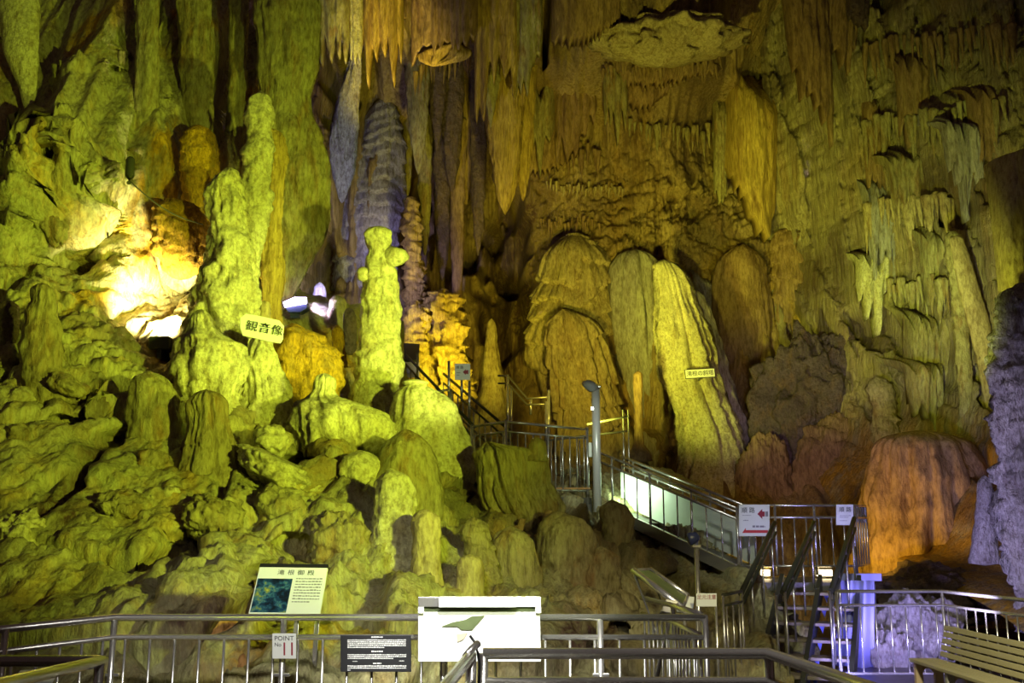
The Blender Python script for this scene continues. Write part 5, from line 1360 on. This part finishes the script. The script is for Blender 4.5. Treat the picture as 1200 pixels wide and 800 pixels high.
# ================================================================== LIGHT
def spot(name, loc, target, energy, col, size=60, blend=.6, radius=.12):
    l = bpy.data.lights.new(name, 'SPOT'); l.energy = energy; l.color = col; l.spot_size = math.radians(size); l.spot_blend = blend; l.shadow_soft_size = radius
    o = bpy.data.objects.new(name, l); COL.objects.link(o); o.location = loc
    o.rotation_euler = (Vector(target) - Vector(loc)).to_track_quat('-Z', 'Y').to_euler()
    return o


def area(name, loc, target, energy, col, sx=.3, sy=.3):
    l = bpy.data.lights.new(name, 'AREA'); l.energy = energy; l.color = col; l.shape = 'RECTANGLE'; l.size = sx; l.size_y = sy
    o = bpy.data.objects.new(name, l); COL.objects.link(o); o.location = loc
    o.rotation_euler = (Vector(target) - Vector(loc)).to_track_quat('-Z', 'Y').to_euler()
    return o


YG = (.80, 1.0, .07); YL = (1.0, .86, .16); OR = (1.0, .50, .08); VI = (.42, .36, 1.0); WG = (.85, 1.0, .80)
spot('flood_left', (3.0, 3.0, 2.6), at(235, 420, 11), 3700, (.80, 1.0, .07), 54, .95)
spot('flood_left_up', (2.2, 7.5, 2.8), at(160, 150, 14), 2100, YG, 62, .8)
spot('flood_kannon', at(193, 386, 12.6), at(182, 345, 13.8), 1400, (1, .92, .45), 90, .9, .08)
spot('flood_kannon_front', (2.0, 7.0, 2.4), at(262, 370, 12.5), 1100, (.88, 1, .26), 22, .9)
spot('flood_pillar', (1.4, 9.0, 2.4), at(445, 380, 12.9), 1000, (.85, 1, .22), 30, .7)
spot('violet_recess', at(368, 374, 15.4), at(408, 190, 20.5), 2600, (.44, .38, 1), 84, .6, .2)
spot('yellow_niche', at(545, 448, 18.6), at(508, 385, 21), 520, (1, .90, .06), 90, .6)
spot('roof_gold', (-1.0, 15.0, 4.2), at(448, 40, 19), 4200, (1, .80, .08), 22, .8)
spot('back_yellow', (.9, 15.6, 3.8), at(680, 340, 22), 900, (1, .80, .08), 80, .9)
spot('back_high', (1.6, 12.0, 3.4), at(740, 150, 21), 1900, (.96, .95, .10), 62, .9)
spot('tower_flood', at(672, 500, 16.2), at(800, 420, 18.8), 1100, (.92, 1, .10), 60, .7)
spot('right_flood', (4.2, 11.0, 3.0), at(1075, 300, 18), 1650, (.88, .98, .10), 54, .9)
spot('orange_landing', at(1026, 664, 15.0), at(1070, 610, 16), 85, (1, .60, .06), 140, .8, .35)
spot('orange_landing_up', at(905, 660, 14.4), at(945, 600, 18), 150, (1, .60, .06), 140, .8, .35)
spot('rock_violet', (3.4, 12.0, 3.0), at(958, 480, 18.5), 420, (.85, .60, .85), 34, .8)
spot('violet_right', (4.35, 11.15, .35), (4.9, 12.9, 1.1), 160, VI, 110, .8)
spot('violet_bars', at(1040, 800, 9.5), at(1040, 740, 11), 260, VI, 60, .8)
spot('violet_sheet', at(985, 800, 10.2), at(1003, 720, 12.5), 130, (.34, .32, 1), 46, .7)
spot('violet_pillar', at(1130, 730, 9.5), at(1205, 560, 12.6), 520, (.66, .58, 1), 50, .8)
spot('board_lamp', (.0, 3.6, 3.6), at(562, 735, 5.9), 1100, (1, 1, .92), 30, .6, .1)
spot('walkway_lamp', (-.7, 2.5, 3.3), (-.9, 6.3, .75), 560, (1, .98, .90), 52, .7, .15)
spot('walkway_lamp_front', (1.0, 3.0, 4.2), (1.0, 5.6, .5), 300, (1, .97, .90), 60, .7, .15)
spot('landing_fill', (2.0, 6.5, 4.0), (3.5, 13, 1.4), 600, (.95, 1, .86), 24, .8, .12)  # unseen white fill, added to light the landing signs and stair treads
spot('platform_fill', (1.0, 9.6, 4.2), (1.2, 15, 2.6), 650, (.88, 1, .80), 26, .8, .12)  # no lamp hangs here; added to lift the dark lamp post and rails
spot('bench_fill', (2.4, 5.4, 3.6), (4.2, 8.6, .4), 720, (1, .96, .66), 60, .8, .15)  # added fill without a visible source, brightens the bench
spot('slope_dim', (2.2, 5.2, 3.2), (1.3, 9.6, 1.1), 330, (1, .88, .40), 40, .9, .15)  # extra dim fill put in for the black lower centre slope
spot('stairs_fill', (.7, 10.0, 4.6), at(542, 438, 17), 260, (.95, 1, .85), 12, .8)  # added so the little arrow sign on the upper stairs is not dark
spot('sign_fill', (1.0, 4.2, 3.2), at(805, 700, 8.2), 150, (1, 1, .95), 18, .8)  # invented spot that whitens the foot-warning sign
spot('right_spot', (4.4, 11.2, 3.0), at(1062, 330, 18), 1300, (.80, 1, .22), 20, .9, .06)  # tight beam added for contrast on the right wall
YN = on_wall('B', 932, 200)
spot('niche_lamp', at(940, 208, YN - 1.4), at(920, 150, YN), 110, (.55, .40, 1), 120, .8, .1)
spot('ramp_lamp', at(722, 570, 15.6), at(765, 595, 16.0), 45, (.72, 1, .66), 150, .6, .06)

W = bpy.data.worlds.new('World'); SC.world = W; W.use_nodes = True
W.node_tree.nodes['Background'].inputs[0].default_value = (.030, .018, .016, 1)
W.node_tree.nodes['Background'].inputs[1].default_value = 1.2

cam = bpy.data.cameras.new('camera'); co = bpy.data.objects.new('camera', cam); COL.objects.link(co)
co.location = (0, 0, EYE); co.rotation_euler = (math.pi / 2 + PITCH, 0, 0)
cam.lens = 35; cam.sensor_width = 36; cam.clip_end = 200
SC.camera = co
SC.view_settings.view_transform = 'Standard'; SC.view_settings.look = 'None'; SC.view_settings.gamma = 1; SC.view_settings.use_curve_mapping = False
SC.view_settings.exposure = 0
try:
    SC.cycles.use_denoising = True
    SC.cycles.max_bounces = 5; SC.cycles.diffuse_bounces = 3; SC.cycles.glossy_bounces = 3
except Exception:
    pass
